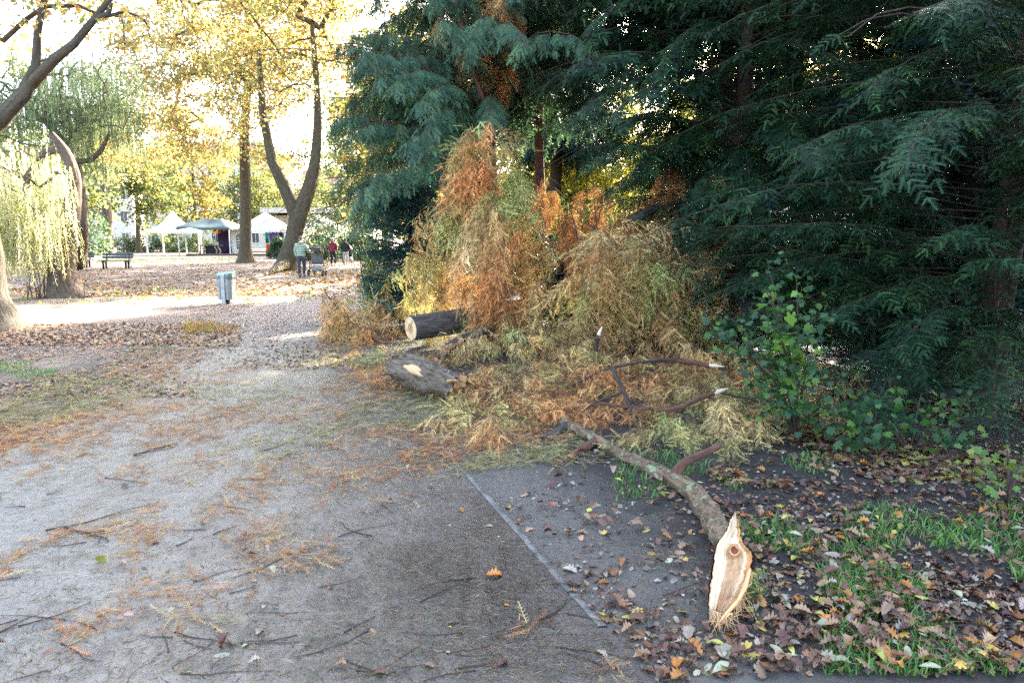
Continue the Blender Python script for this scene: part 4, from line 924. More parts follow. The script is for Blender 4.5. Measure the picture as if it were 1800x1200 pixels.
for i in range(110):
    f = rng.uniform(0, 1); p0 = P(1250+rng.uniform(0, 40), 1088-rng.uniform(0, 12), 2.66) if f < .5 else P(np.interp(f, [.5, 1], [1296, 1318]), np.interp(f, [.5, 1], [1062, 1005]), np.interp(f, [.5, 1], [2.72, 2.84]))
    mb.tube([p0, p0+rng.normal(0, .018, 3)+[0.0, -.01, -.02], p0+rng.normal(0, .03, 3)+[0, -.02, -.035]], [.003, .0018, .0005], 4, col=tuple(np.array([1, .78, .55])*rng.uniform(.45, 1.1)))
mb.build('splinters', M_wood, t)
def stub(pts_, rad_, m=M_limb, name='side_branch'):
    mb = MB(); pts_ = np.array(pts_); s = np.linspace(0, 1, 14); q = np.linspace(0, 1, len(pts_)); f_ = np.stack([np.interp(s, q, pts_[:, i]) for i in range(3)], -1); f_[1:-1] = (f_[:-2]+2*f_[1:-1]+f_[2:])/4
    mb.tube(f_, np.interp(s, q, rad_), 10, rough=.2); return mb.build(name, m, t)
stub([G(1045, 775, .08), G(1010, 798, .05), G(965, 822, .02)], [.034, .03, .018], M_red)
stub([G(1185, 838, .1), G(1192, 822, .13), G(1212, 806, .2), G(1238, 796, .24), G(1262, 786, .26), G(1272, 774, .28)], [.03, .032, .028, .024, .022, .003], M_red)
stub([G(995, 748, .08), G(970, 766, .05), G(950, 770, .05)], [.036, .04, .034], M_dlog)
# ------------------------------------------------------------------ loose sticks on and in the heap
def stick(label, pts_, rad_, mat=M_stick, tip=None, name='stick'):
    pts_ = np.array(pts_); s = np.linspace(0, 1, 16); q = np.linspace(0, 1, len(pts_)); f_ = np.stack([np.interp(s, q, pts_[:, i]) for i in range(3)], -1)
    f_[1:-1] = (f_[:-2]+2*f_[1:-1]+f_[2:])/4; f_[1:-1] += rng.normal(0, .004, f_[1:-1].shape)
    if tip is None:
        mb = MB(); mb.tube(f_, np.interp(s, q, rad_), 8, rough=.15); return tag(mb.build(name, mat, None, pts_.mean(0)), label, 'stick', 'loose sticks on the heap')
    t_ = thing(name, label, 'stick', pts_.mean(0), 'loose sticks on the heap'); mb = MB(); mb.tube(f_, np.interp(s, q, rad_), 8, rough=.15); mb.build('bark', mat, t_)
    e_ = f_[0] if tip == 0 else f_[-1]; d_ = unit(e_-(f_[2] if tip == 0 else f_[-3])); r0 = rad_[0] if tip == 0 else rad_[-1]
    mb = MB(); mb.tube([e_-d_*.02, e_+d_*.05, e_+d_*.12+[r0*.5, 0, 0]], [r0*1.05, r0*.9, r0*.25], 7); mb.build('bare_tip', M_wood, t_); return t_
stick('dark bent stick standing upright out of the low boughs', [P(1075, 646, 6.1), P(1090, 672, 6.0), P(1106, 708, 5.9), P(1112, 735, 5.8), P(1121, 766, 5.7)], [.024, .021, .018, .014, .01])
stick('purplish branch with a pale broken tip lying across the low boughs', [P(1258, 690, 5.9), P(1225, 703, 5.85), P(1182, 720, 5.8), P(1120, 717, 5.9), P(1055, 708, 6.0)], [.022, .022, .02, .015, .011], M_red, 0)
stick('forked thin stick lying on the orange boughs beside the upright one', [P(1098, 688, 6.1), P(1065, 700, 6.1), P(1030, 716, 6.0), P(1000, 735, 6.0)], [.013, .014, .01, .006])
stick('long thin twig arching along the top of the orange boughs', [P(965, 692, 6.8), P(1000, 680, 6.8), P(1060, 650, 6.9), P(1130, 634, 7.0), P(1200, 632, 7.0)], [.007, .009, .012, .014, .016])
stick('reddish branch lying at the back of the low boughs toward the sapling', [P(1140, 632, 7.1), P(1190, 634, 7.0), P(1250, 642, 6.9)], [.024, .026, .022], M_red, 1)
stick('short stick with a white snapped tip poking up from the heap', [P(1052, 590, 8.2), P(1049, 604, 8.2), P(1046, 622, 8.2)], [.024, .024, .02], M_stick, 0)
stick('thin reddish stick poking out left of the white-tipped one', [P(985, 600, 8.3), P(1010, 612, 8.3), P(1040, 625, 8.3)], [.014, .014, .016], M_red)
stick('dark log end showing under the yew at the back of the heap', [P(1088, 396, 10.6), P(1130, 376, 10.7), P(1180, 352, 11.2), P(1250, 330, 12)], [.06, .07, .075, .08], M_dlog)
stick('thin bare stem rising in front of the drooping bough by the broken log', [P(835, 672, 8.3), P(855, 648, 8.4), P(880, 622, 8.5), P(905, 608, 8.6)], [.008, .008, .006, .004])
stick('dark thin stick lying on needles in front of the broken log', [G(768, 733, .02), G(790, 738, .03), G(822, 741, .02)], [.009, .013, .008])
stick('long dark twig half buried in the right end of the low boughs', [P(1255, 690, 6.2), P(1320, 700, 6.1), P(1345, 712, 6), P(1400, 716, 5.9)], [.01, .012, .012, .014])
for i in range(14):                                                            # leaning bare branches inside the heap
    x0 = rng.uniform(960, 1230); y0 = rng.uniform(330, 480); q = rng.uniform(-60, 60)
    stick('bare dark branch jutting out of the brown tangle at the back of the heap',
          [P(x0, y0, 10.4), P(x0+q*.7, y0+35+rng.uniform(-15, 15), 10.3), P(x0+q*1.3+rng.uniform(-20, 20), y0+70, 10.2), P(x0+q*2, y0+rng.uniform(70, 120), 10.1)], [.006, .009, .013, .017])

# ------------------------------------------------------------------ dead bare limbs high in the middle
stick('reddish bare conifer limb slanting down left across the hanging conifer', [P(735, 105, 12.5), P(780, 150, 12.8), P(830, 170, 13.2), P(850, 195, 13.5)], [.012, .022, .026, .03], M_red, None, 'bare_limb')
stick('long curved bare limb dropping from the top between the conifers', [P(790, -40, 12.6), P(815, 60, 12.6), P(840, 150, 12.6), P(865, 210, 12.8)], [.035, .04, .036, .026], M_red, None, 'bare_limb')
stick('bare limb sloping across the lower hanging conifer', [P(680, 115, 12.6), P(740, 140, 12.8), P(810, 172, 13)], [.012, .018, .022], M_red, None, 'bare_limb')

# ------------------------------------------------------------------ maple-leaved sapling and seedlings
def sapling(name, label, base, tips, n, size, cols, Ts, group=None):
    t = thing(name, label, 'sapling', base); sm = MB(); pp = []
    for q in tips:
        c_ = np.array([base, base+(q-base)*.35+[0, 0, .18*np.linalg.norm(q-base)], base+(q-base)*.7+[0, 0, .12*np.linalg.norm(q-base)], q]); s = np.linspace(0, 1, 12); f_ = np.stack([np.interp(s, np.linspace(0, 1, 4), c_[:, i]) for i in range(3)], -1)
        sm.tube(f_, np.linspace(.012, .003, 12), 5, cap=False); pp.append(f_[4:])
    pp = np.concatenate(pp); p = pp[rng.integers(0, len(pp), n)]+rng.normal(0, .085, (n, 3)); p = p[p[:, 2] > .08]; n = len(p)
    d = rng.normal(0, .6, (n, 3))+[0, -.5, -.45]; up = rng.normal(0, .35, (n, 3))+[-.1, -.35, .8]
    c = MB(); stamp_many(c, Ts, d, up, p, size*rng.uniform(.55, 1.2, n), palette(n, cols, .25)); sm.build('stems', M_stick, t); c.build('leaves', M_grn, t)
GR = [(.07, .22, .05), (.10, .28, .05), (.05, .16, .06), (.16, .34, .05), (.06, .2, .1)]
b = G(1400, 775); GR = [(.035, .10, .024), (.06, .15, .025), (.022, .07, .022), (.11, .2, .03), (.03, .09, .032)]; tips = []
for x, y, d_ in [(1285, 560, 5.4), (1310, 600, 5.3), (1265, 590, 5.6), (1345, 505, 5.5), (1360, 560, 5.2), (1330, 640, 5.2), (1300, 650, 5.3), (1400, 490, 5.6), (1395, 590, 5.1), (1420, 640, 5.1), (1370, 680, 5.0), (1340, 700, 5.1), (1430, 545, 5.4), (1250, 570, 5.8), (1440, 720, 5.2), (1350, 470, 5.7)]: tips.append(P(x, y, d_))
sapling('maple_sapling', 'bright green maple-leaved sapling growing between low boughs and big yew', b, tips, 620, .075, GR, MAPL)
sapling('maple_sapling', 'lone shoot with large yellow-green leaves among the dark sapling and yew sprays', G(1395, 770), [P(1380, 560, 5.3), P(1365, 590, 5.3), P(1395, 575, 5.35), P(1350, 505, 5.4)], 46, .15, [(.16, .30, .03), (.2, .34, .04), (.11, .24, .03)], MAPL)
b = G(1600, 800); sapling('maple_sapling', 'leafy ground shoots hanging along the lowest yew sprays', b, [P(1480, 700, 5.3), P(1550, 730, 5.2), P(1620, 690, 5.3), P(1660, 745, 5.0), P(1700, 700, 5.2), P(1720, 770, 4.9)], 200, .075, GR, MAPL)
b = G(1520, 800); sapling('maple_sapling', 'low green sapling with few leaves under the yew edge', b, [P(1440, 735, 5), P(1500, 720, 5), P(1570, 700, 5.1), P(1530, 745, 4.8), P(1480, 765, 4.9)], 150, .08, GR, MAPL)
b = G(1770, 900); sapling('maple_sapling', 'yellow-green seedling at the right edge of the mud', b, [P(1740, 815, 4), P(1780, 830, 3.9), P(1690, 820, 4.2), P(1800, 800, 4.1), P(1770, 790, 4.3)], 70, .07, [(.12, .22, .04), (.2, .26, .04), (.07, .16, .04)], MAPL)
# ------------------------------------------------------------------ litter: needles, grass, fallen leaves, twigs
def area_px(n, x0, x1, y0, y1, yp=1.0):
    px = rng.uniform(x0, x1, n); py = y0+(y1-y0)*rng.uniform(0, 1, n)**yp
    d = np.stack([(px-900)/FPX, CP+(600-py)/FPX*SP, -SP+(600-py)/FPX*CP], -1); t = -CAM_H/d[:, 2]
    p = d*t[:, None]; p[:, 2] = gz(p[:, 0], p[:, 1]); return p, px, py
FLATF = [T_shoot(1, 9, .19, .035, 50, 3, .02, taper=.3, stem=.02), T_shoot(1, 7, .22, .04, 45, 3, -.05, taper=.3, stem=.02)]
NEED = [tri_T([[0, -.03, 0], [.5, .03, .02], [1, 0, 0]], [[0, 1, 2]]), tri_T([[0, 0, 0], [.5, .05, .0], [1, .12, .01], [.5, .085, .02]], [[0, 1, 3], [1, 2, 3]])]
def flat_dirs(n, tilt=.12):
    a = rng.uniform(0, 2*math.pi, n); return np.stack([np.cos(a), np.sin(a), rng.normal(0, tilt, n)], -1), np.stack([rng.normal(0, tilt, n), rng.normal(0, tilt, n), np.ones(n)], -1)
def dens(p, px, py):
    x, y = p[:, 0], p[:, 1]
    e = np.exp(-((x-path_left(y)+.1)/.55)**2)*1.0
    band = np.exp(-((py-690-(px-500)*.0)/75)**2)*.8*(px > 100)
    edge = np.exp(-((px-np.interp(py, [560, 620, 700, 800], [590, 640, 720, 880]))/np.interp(py, [560, 800], [45, 120]))**2)*.9*(py < 830)
    nz = fbm(x*1.3, y*.9, 0, 101)-.5+(vnoise(x*5, y*3, 0, 102)-.5)*.6
    return .0+e+band*.28+edge+nz*.85+.04-.2*(py > 850)
mb = MB(); p, px, py = area_px(90000, -150, 1150, 585, 1200, .8); k = dens(p, px, py) > rng.uniform(.0, .9, len(p)); p, px, py = p[k], px[k], py[k]; n = len(p)
dd, up = flat_dirs(n); p[:, 2] += .014+rng.uniform(0, .012, n)
cl = vnoise(p[:, 0]*1.1, p[:, 1]*1.1, 0, 103); C = np.where((cl > .62)[:, None], palette(n, [(.3, .3, .11), (.44, .36, .16), (.52, .38, .18)], .25), palette(n, [(.62, .26, .09), (.55, .33, .14), (.42, .18, .08), (.62, .43, .2)], .25))
s = rng.uniform(.07, .2, n)*np.clip(np.linalg.norm(p[:, :2], axis=1)/5.5, .8, 1.7)
stamp_many(mb, FLATF, dd[:n//2], up[:n//2], p[:n//2], s[:n//2], C[:n//2]); stamp_many(mb, NEED, dd[n//2:], up[n//2:], p[n//2:], s[n//2:]*.6, C[n//2:])
# thin overall sprinkling of needles and bits
p, px, py = area_px(26000, -150, 1300, 590, 1200, .7); n = len(p); dd, up = flat_dirs(n); p[:, 2] += .011
stamp_many(mb, NEED, dd, up, p, rng.uniform(.015, .06, n), palette(n, [(.3, .14, .06), (.1, .06, .04), (.4, .3, .16), (.05, .035, .03), (.16, .2, .06)], .3))
# tuft near the bin
p, px, py = area_px(500, 325, 420, 572, 588); n = len(p); dd, up = flat_dirs(n, .5); dd[:, 2] = np.abs(dd[:, 2]); p[:, 2] += .02
stamp_many(mb, FLATF, dd, up, p, rng.uniform(.15, .35, n)*np.exp(-np.abs(px-350)/60), palette(n, [(.5, .3, .1), (.3, .36, .1), (.5, .22, .07)], .2))
tag(mb.build('needle_litter', M_fea), kind='stuff', label='withered conifer needles and sprays strewn over the path')

# grass on the right and in patches
def grass(name, label, boxes, cols, hgt=(.03, .09), wd=.004):
    V, C = [], []
    for (n, x0, x1, y0, y1, thr) in boxes:
        p, px, py = area_px(n, x0, x1, y0, y1); k = fbm(p[:, 0]*2.3, p[:, 1]*2.3, 0, 111) > thr; p = p[k]; n = len(p)
        a = rng.uniform(0, 2*math.pi, n); h = rng.uniform(*hgt, n); s = np.stack([np.cos(a), np.sin(a), 0*a], -1)*(wd*rng.uniform(.6, 1.4, n))[:, None]
        b_ = rng.uniform(0, 2*math.pi, n); lean = np.stack([np.cos(b_), np.sin(b_), 0*b_], -1)*(h*rng.uniform(.2, 1.1, n))[:, None]; z = np.array([0, 0, 1.])
        p = p-[0, 0, .005]
        V.append(np.stack([p-s, p+s, p+lean*.4+z*h[:, None]*.6+s*.7, p+lean*.4+z*h[:, None]*.6-s*.7, p+lean+z*h[:, None]*.85], 1)); C.append(np.repeat(palette(n, cols, .25), 5, 0))
    V = np.concatenate(V); C = np.concatenate(C); n = len(V); o = np.arange(n)[:, None]*5
    mb = MB(); mb.add(V.reshape(-1, 3), o+np.array([[0, 1, 2, 3]]), C); mb.F.append(o+np.array([[3, 2, 4]])); mb.M.append(np.zeros(n)); mb.V.append(np.zeros((0, 3))); mb.C.append(np.zeros((0, 3))); mb.B.append(np.zeros((0, 3)))
    return tag(mb.build(name, M_grn), label, kind='stuff')
grass('grass', 'short green grass in tufts on the mud', [(5600, 1290, 1830, 900, 1080, .5), (2500, 1450, 1830, 1020, 1200, .52), (1100, 1080, 1360, 800, 900, .55), (700, 1360, 1600, 790, 850, .56), (500, -60, 40, 850, 900, .4), (1500, -100, 100, 640, 670, .45)],
      [(.11, .26, .05), (.17, .32, .06), (.26, .36, .10), (.07, .17, .05)])
grass('lawn', 'thin grass along the dirt track by the bin', [(2500, -100, 560, 505, 536, .55), (3000, 100, 420, 452, 462, .45)], [(.2, .27, .08), (.28, .32, .1)], (.05, .12), .02)

LEAF = {'oak': [leaf_oak(.5, .15), leaf_oak(-.4, .3), leaf_oak(.9, -.1)], 'oval': [leaf_oval(.35, .12, .2), leaf_oval(-.3, .2, .24), leaf_oval(.5, .2, .3)], 'maple': [leaf_maple(.35, .2), leaf_maple(-.3, .3)]}
M_dead = leaf_mat('fallen_leaves', .42, .05, .5, .45)
LK = [ # shape, colour name, colour, label phrase
 ('oak', (.17, .075, .035), 'brown lobed oak leaf'), ('oak', (.36, .21, .115), 'tan lobed oak leaf'), ('oak', (.14, .05, .035), 'dark red-brown oak leaf'), ('oak', (.42, .32, .24), 'pale bleached oak leaf'),
 ('oak', (.45, .17, .03), 'orange oak leaf'), ('oval', (.36, .35, .22), 'pale grey-green oval leaf'), ('oval', (.42, .40, .07), 'yellow-green oval leaf'), ('maple', (.24, .10, .05), 'brown five-pointed leaf'), ('oval', (.09, .045, .03), 'dark wet oval leaf'), ('maple', (.5, .34, .05), 'yellow five-pointed leaf')]
LW = np.array([.24, .17, .15, .08, .06, .05, .05, .08, .07, .03]); LW /= LW.sum()
def leaf_spots(n, path):
    if path: p, px, py = area_px(n, -40, 1150, 690, 1195, .8); k = (p[:, 0] < kerb_x(p[:, 1])-.05)
    else:
        p, px, py = area_px(n, 780, 1840, 775, 1198, .85); k = (p[:, 0] > kerb_x(p[:, 1])+.02)&((px > 930) | (py > 860))
        k &= (fbm(p[:, 0]*1.7, p[:, 1]*1.7, 0, 121)+.25*(px > 1250)+.12*(py > 1000) > rng.uniform(.36, .8, n)+.2*(px < np.interp(py, [800, 1000, 1200], [1120, 1240, 1330])))
    return p[k]
pr = leaf_spots(2900, False); pp_ = leaf_spots(120, True)
spots = np.concatenate([pr, pp_]); onpath = np.concatenate([np.zeros(len(pr), bool), np.ones(len(pp_), bool)])
kind = rng.choice(len(LK), len(spots), p=LW); kp = rng.choice([0, 1, 2, 3, 5, 6, 4, 8], len(spots), p=[.16, .16, .1, .24, .2, .06, .02, .06]); kind = np.where(onpath, kp, kind)
dist = np.linalg.norm(spots[:, :2], axis=1); order = np.argsort(dist); pxs, pys = to_px(spots); vis = (pxs > -20) & (pxs < 1820) & (pys < 1215)
order = [i for i in order if vis[i]]; nearest = order[:270]; rest = order[270:]
size = rng.uniform(.03, .092, len(spots)); size = np.where(np.isin(kind, [6, 9, 7]), size*.8, size); size = np.where(onpath, size*.7, size)
# a few leaves the photo singles out
cache = {}
def leaf_mesh(k, v):
    if (k, v) not in cache:
        sh, c, ph = LK[k]; T = LEAF[sh][v % len(LEAF[sh])]; mb = MB(); jit = 1+rng.uniform(-.25, .25)
        mb.add(T[0]-[.5, 0, 0], T[1], tuple(q*jit for q in c)); mb.tube([[-.5, 0, 0], [-.62, .01, .01], [-.75, .03, .0]], [.012, .01, .008], 3, col=tuple(q*.8 for q in c), cap=False)
        o = mb.build('fallen_leaf', M_dead, None, (0, 0, 0)); cache[(k, v)] = o.data; bpy.data.objects.remove(o)
    return cache[(k, v)]
def put_leaf(p, k, v, s, label, rz=None, tilt=.22, group='fallen leaves'):
    o = bpy.data.objects.new('fallen_leaf', leaf_mesh(k, v)); scene.collection.objects.link(o)
    o.location = (p[0], p[1], p[2]+.008+.012*s/.1); o.scale = (s, s, s); o.rotation_euler = (rng.normal(0, tilt), rng.normal(0, tilt), rng.uniform(0, 6.28) if rz is None else rz)
    return tag(o, label, 'leaf', group)
grassy = lambda p: fbm(p[0:1]*2.3, p[1:2]*2.3, 0, 111)[0] > .46 and to_px(p)[0] > 1290
for i in nearest:
    p = spots[i]; where = 'lying flat on the wet tarmac path' if onpath[i] else ('caught in the short grass' if grassy(p) else ('on the dark mud beside the torn limb' if to_px(p)[0] < 1330 else 'in the leaf-strewn mud right of the torn limb'))
    p = p+np.array([0, 0, .022 if where.endswith('grass') else 0]); put_leaf(p, kind[i], int(rng.integers(3)), size[i], LK[kind[i]][2]+' '+where, tilt=.08 if onpath[i] else .17)
mb = MB()
for k in range(len(LK)):
    q = np.array([i for i in rest if kind[i] == k])
    if len(q): d_, u_ = flat_dirs(len(q), .22); gq = (fbm(spots[q, 0]*2.3, spots[q, 1]*2.3, 0, 111) > .48)*.03; stamp_many(mb, LEAF[LK[k][0]], d_, u_, spots[q]+np.stack([0*gq, 0*gq, gq+.014], -1), size[q]*.95, palette(len(q), [LK[k][1]], .3))
# leaf fragments and crumbs between them
p = leaf_spots(9000, False); d_, u_ = flat_dirs(len(p), .4); stamp_many(mb, [T_fold(.4, .2), LEAF['oak'][0]], d_, u_, p+[0, 0, .008], rng.uniform(.012, .045, len(p)), palette(len(p), [(.12, .06, .04), (.3, .18, .1), (.07, .04, .03), (.2, .12, .08), (.4, .32, .24)], .3))
# leaf drifts under the yew, on the far lawn and under the maples
p, px, py = area_px(5000, 1250, 1900, 700, 860); d_, u_ = flat_dirs(len(p), .25); k = fbm(p[:, 0]*1.5, p[:, 1]*1.5, 0, 131) > .5; stamp_many(mb, LEAF['oak'][:2], d_[k], u_[k], p[k]+[0, 0, .012], rng.uniform(.05, .1, k.sum()), palette(k.sum(), [(.16, .08, .04), (.28, .16, .08), (.3, .28, .07), (.1, .05, .04)], .3))
tag(mb.build('leaf_litter', M_dead), kind='stuff', label='brown leaf litter covering the mud under the yew')
mb = MB()
for (n, x0, x1, y0, y1, thr, sz, cols) in [(12000, -150, 640, 455, 522, .42, .13, [(.5, .24, .05), (.42, .17, .05), (.55, .35, .07), (.3, .13, .06)]), (5000, -150, 420, 570, 610, .42, .07, [(.4, .22, .1), (.3, .16, .08), (.45, .28, .12), (.2, .11, .07)]),
                                           (4500, 330, 640, 530, 650, .5, .055, [(.36, .22, .13), (.25, .15, .1), (.45, .32, .2)]), (2200, 500, 650, 455, 500, .4, .17, [(.6, .32, .05), (.5, .22, .05)]), (5000, -150, 350, 590, 700, .45, .055, [(.36, .22, .13), (.25, .14, .09), (.45, .2, .07)])]:
    p, px, py = area_px(n, x0, x1, y0, y1); k = fbm(p[:, 0]*.5, p[:, 1]*.35, 0, 141) > thr-.06+rng.uniform(-.1, .1, n); p = p[k]; n = len(p); d_, u_ = flat_dirs(n, .3)
    stamp_many(mb, FOLD, d_, u_, p+[0, 0, .015], sz*rng.uniform(.6, 1.2, n), palette(n, cols, .25))
tag(mb.build('leaf_carpet', M_dead), kind='stuff', label='orange and brown leaves carpeting the far ground')
# the singled-out leaves
g = G(178, 990); put_leaf(g, 6, 2, .075, 'yellow-green leaf standing up alone on the left of the wet path', rz=1.2, tilt=.5)
g = G(1312, 1100); put_leaf(g, 6, 1, .09, 'bright yellow-green leaf right below the torn limb end', rz=1.3, tilt=.3)
g = G(1290, 1142); put_leaf(g, 5, 0, .115, 'long pale green leaf lying below the torn limb end', rz=2.3, tilt=.1)
g = G(870, 1015); put_leaf(g, 4, 0, .1, 'orange leaf floating in the dark hollow by the kerb', rz=.4, tilt=.2)
g = G(395, 1137); put_leaf(g, 2, 2, .09, 'dark red leaf curled up near the front of the path', rz=.5, tilt=.5)
g = G(1510, 1168); put_leaf(g, 2, 1, .09, 'deep red leaf near the front of the mud', rz=2.7, tilt=.2)
g = G(1350, 955); put_leaf(g+[0, 0, .04], 5, 2, .12, 'pale silvery leaf standing in the grass beside the torn limb', rz=1.5, tilt=.7)
# ------------------------------------------------------------------ twigs on the path
def twig(p, a, L, r_, label, fork=False):
    n = 9; pts = [np.array([p[0], p[1], p[2]+r_+.004])]; an = a
    for i in range(n): an += rng.normal(0, .16); pts.append(pts[-1]+np.array([math.cos(an), math.sin(an), 0])*L/n+[0, 0, rng.normal(0, .0015)])
    pts = np.array(pts); pts[:, 2] = np.maximum(pts[:, 2], gz(pts[:, 0], pts[:, 1])+r_+.008)
    mb = MB(); mb.tube(pts, np.linspace(r_, r_*.35, n+1), 6, rough=.2)
    if fork:
        for q in rng.choice(np.arange(2, n-1), 2, replace=False):
            b_ = an+rng.choice([-1, 1])*rng.uniform(.5, .9); mb.tube([pts[q], pts[q]+np.array([math.cos(b_), math.sin(b_), .06])*L*.12, pts[q]+np.array([math.cos(b_+.2), math.sin(b_+.2), .03])*L*.25], [r_*.6, r_*.4, r_*.2], 5)
    return tag(mb.build('twig', M_stick, None, p), label, 'twig', 'twigs on the ground')
for (x0, y0, x1, y1, r_, lab) in [(235, 803, 322, 785, .012, 'dark forked twig lying across the middle of the path'), (490, 808, 522, 794, .006, 'short twig pointing back along the path right of the forked one'), (80, 935, 290, 893, .007, 'long thin twig running from the left verge over the path'),
    (115, 930, 175, 962, .011, 'crooked thick twig beside red sprays on the left of the path'), (0, 1115, 68, 1082, .006, 'thin curved twig at the left front corner of the path'), (295, 1150, 320, 1108, .004, 'hair-thin upright-looking twig near the front of the path'),
    (605, 1115, 660, 1085, .006, 'dark twig on the path in front of the silt patch'), (310, 962, 348, 948, .006, 'small twig in the middle of the left path half'), (945, 1095, 990, 1052, .008, 'dark twig lying across the concrete edging'),
    (375, 942, 405, 920, .005, 'curved fine twig by the green spray on the path'), (455, 795, 560, 772, .005, 'long fine twig on the needle-strewn path'), (120, 772, 175, 762, .006, 'twig on the left verge among orange needles'), (1100, 1160, 1235, 1140, .004, 'thin pale stalk on the mud below the torn limb'),
    (1005, 900, 1020, 930, .006, 'curled dark twig on the mud right of the edging'), (800, 1180, 880, 1150, .006, 'twig near the front edge by the concrete edging'), (1165, 1060, 1230, 1030, .006, 'twig on the mud left of the torn limb end'), (560, 1035, 640, 1018, .004, 'fine twig on the ochre silt patch')]:
    g0, g1 = G(x0, y0), G(x1, y1); d_ = g1-g0; twig(g0, math.atan2(d_[1], d_[0]), np.linalg.norm(d_), r_*.62, lab, r_ > .009)
p, px, py = area_px(55, 0, 1100, 640, 1190, .45)
for i in range(len(px)):
    side = 'left half of the path' if px[i] < 350 else ('right half of the path' if px[i] < 800 else 'ground by the concrete edging'); dep = 'near front' if py[i] > 950 else ('middle' if py[i] > 770 else 'needle-strewn far')
    twig(p[i], rng.normal(0, .5)+(math.pi if rng.uniform() < .5 else 0), rng.uniform(.08, .38), rng.uniform(.0012, .0032), f'thin dark twig on the {dep} part of the {side}')
# ------------------------------------------------------------------ litter bin, benches
M_bin = plain('scuffed_grey_steel', (.33, .35, .34), .42, .2, .4, 9, .5, .002); M_binl = plain('pale_grey_paint', (.42, .44, .43), .5, .1, .3, 12)
M_dgrn = plain('dark_green_paint', (.035, .06, .055), .5, 0, .3, 8); M_blk = plain('black_rubber', (.014, .014, .015), .6); M_dark = plain('dark_cloth', (.02, .02, .026), .9)
g = G(399, 535); t = thing('litter_bin', 'grey steel litter bin on a post beside the dirt track', 'litter bin', g)
def prism(mb, outline, z0, z1, s0=1.0, s1=1.0, c=(0, 0, 0), tilt=(0, 0), cap=(True, True)):
    n = len(outline); o = np.array(outline, float); V = []
    for z, s in ((z0, s0), (z1, s1)):
        for x, y in o: V.append([c[0]+x*s, c[1]+y*s, c[2]+z+(tilt[1]*y+tilt[0]*x if z == z1 else 0)])
    mb.add(V, np.array([[i, (i+1) % n, n+(i+1) % n, n+i] for i in range(n)]))
    for k, o_ in ((0, -1), (1, 1)):
        if cap[k]:
            b = [V[k*n+i] for i in range(n)]; b.append(list(np.mean(b, 0))); mb.add(b, np.array([[i, (i+1) % n, n][::o_] for i in range(n)]))
oct_ = [(-.20, -.10), (-.13, -.17), (.13, -.17), (.20, -.10), (.2, .14), (-.2, .14)]
mb = MB(); prism(mb, oct_, .13, .66, .9, 1.0, g); mb.build('body', M_bin, t, smooth=False)
mb = MB(); prism(mb, oct_, .662, .70, 1.06, 1.1, g); prism(mb, oct_, .70, .80, 1.1, 1.04, g, (.12, .22)); mb.build('hood', plain('green_grey_hood', (.16, .24, .22), .45, .2, .5, 14), t, smooth=False)
mb = MB(); mb.box(g+[0, -.19, .38], (.095, .035, .78), bev=.008); mb.box(g+[0, -.08, .03], (.07, .2, .05), bev=.005); mb.build('post', M_binl, t, smooth=False)
mb = MB(); mb.box(g+[-.09, -.172, .4], (.012, .012, .5)); mb.box(g+[.1, -.172, .4], (.012, .012, .5)); mb.build('rib', M_binl, t, smooth=False)
mb = MB(); mb.box(g+[.03, -.02, .07], (.1, .12, .13), bev=.01); mb.build('foot', M_blk, t, smooth=False)
def bench(px0, px1, py, lab):
    a, b = G(px0, py), G(px1, py); c = (a+b)/2; w_ = np.linalg.norm(b-a); t = thing('park_bench', lab, 'bench', c, 'dark benches on the lawn')
    for k in range(3): MB().box(c+[0, -.1+k*.15, .44], (w_, .13, .04), bev=.01).build('seat_slat', M_dgrn, t, smooth=False)
    for k in range(2): MB().box(c+[0, .30+k*.04, .62+k*.16], (w_, .035, .13), bev=.01, rx=-.2).build('back_slat', M_dgrn, t, smooth=False)
    for s in (-1, 1):
        mb = MB(); x = c[0]+s*w_*.36; mb.box([x, c[1]-.08, .21], (.09, .09, .42), bev=.01); mb.box([x, c[1]+.2, .21], (.09, .09, .42), bev=.01); mb.box([x, c[1]+.06, .405], (.08, .42, .04)); mb.box([x, c[1]+.31, .62], (.06, .05, .5), rx=-.2); mb.build('leg', M_blk, t, smooth=False)
bench(176, 231, 472, 'dark green park bench standing in front of the knobbly willow'); bench(108, 162, 470, 'dark green park bench partly behind the sunlit willow strands')
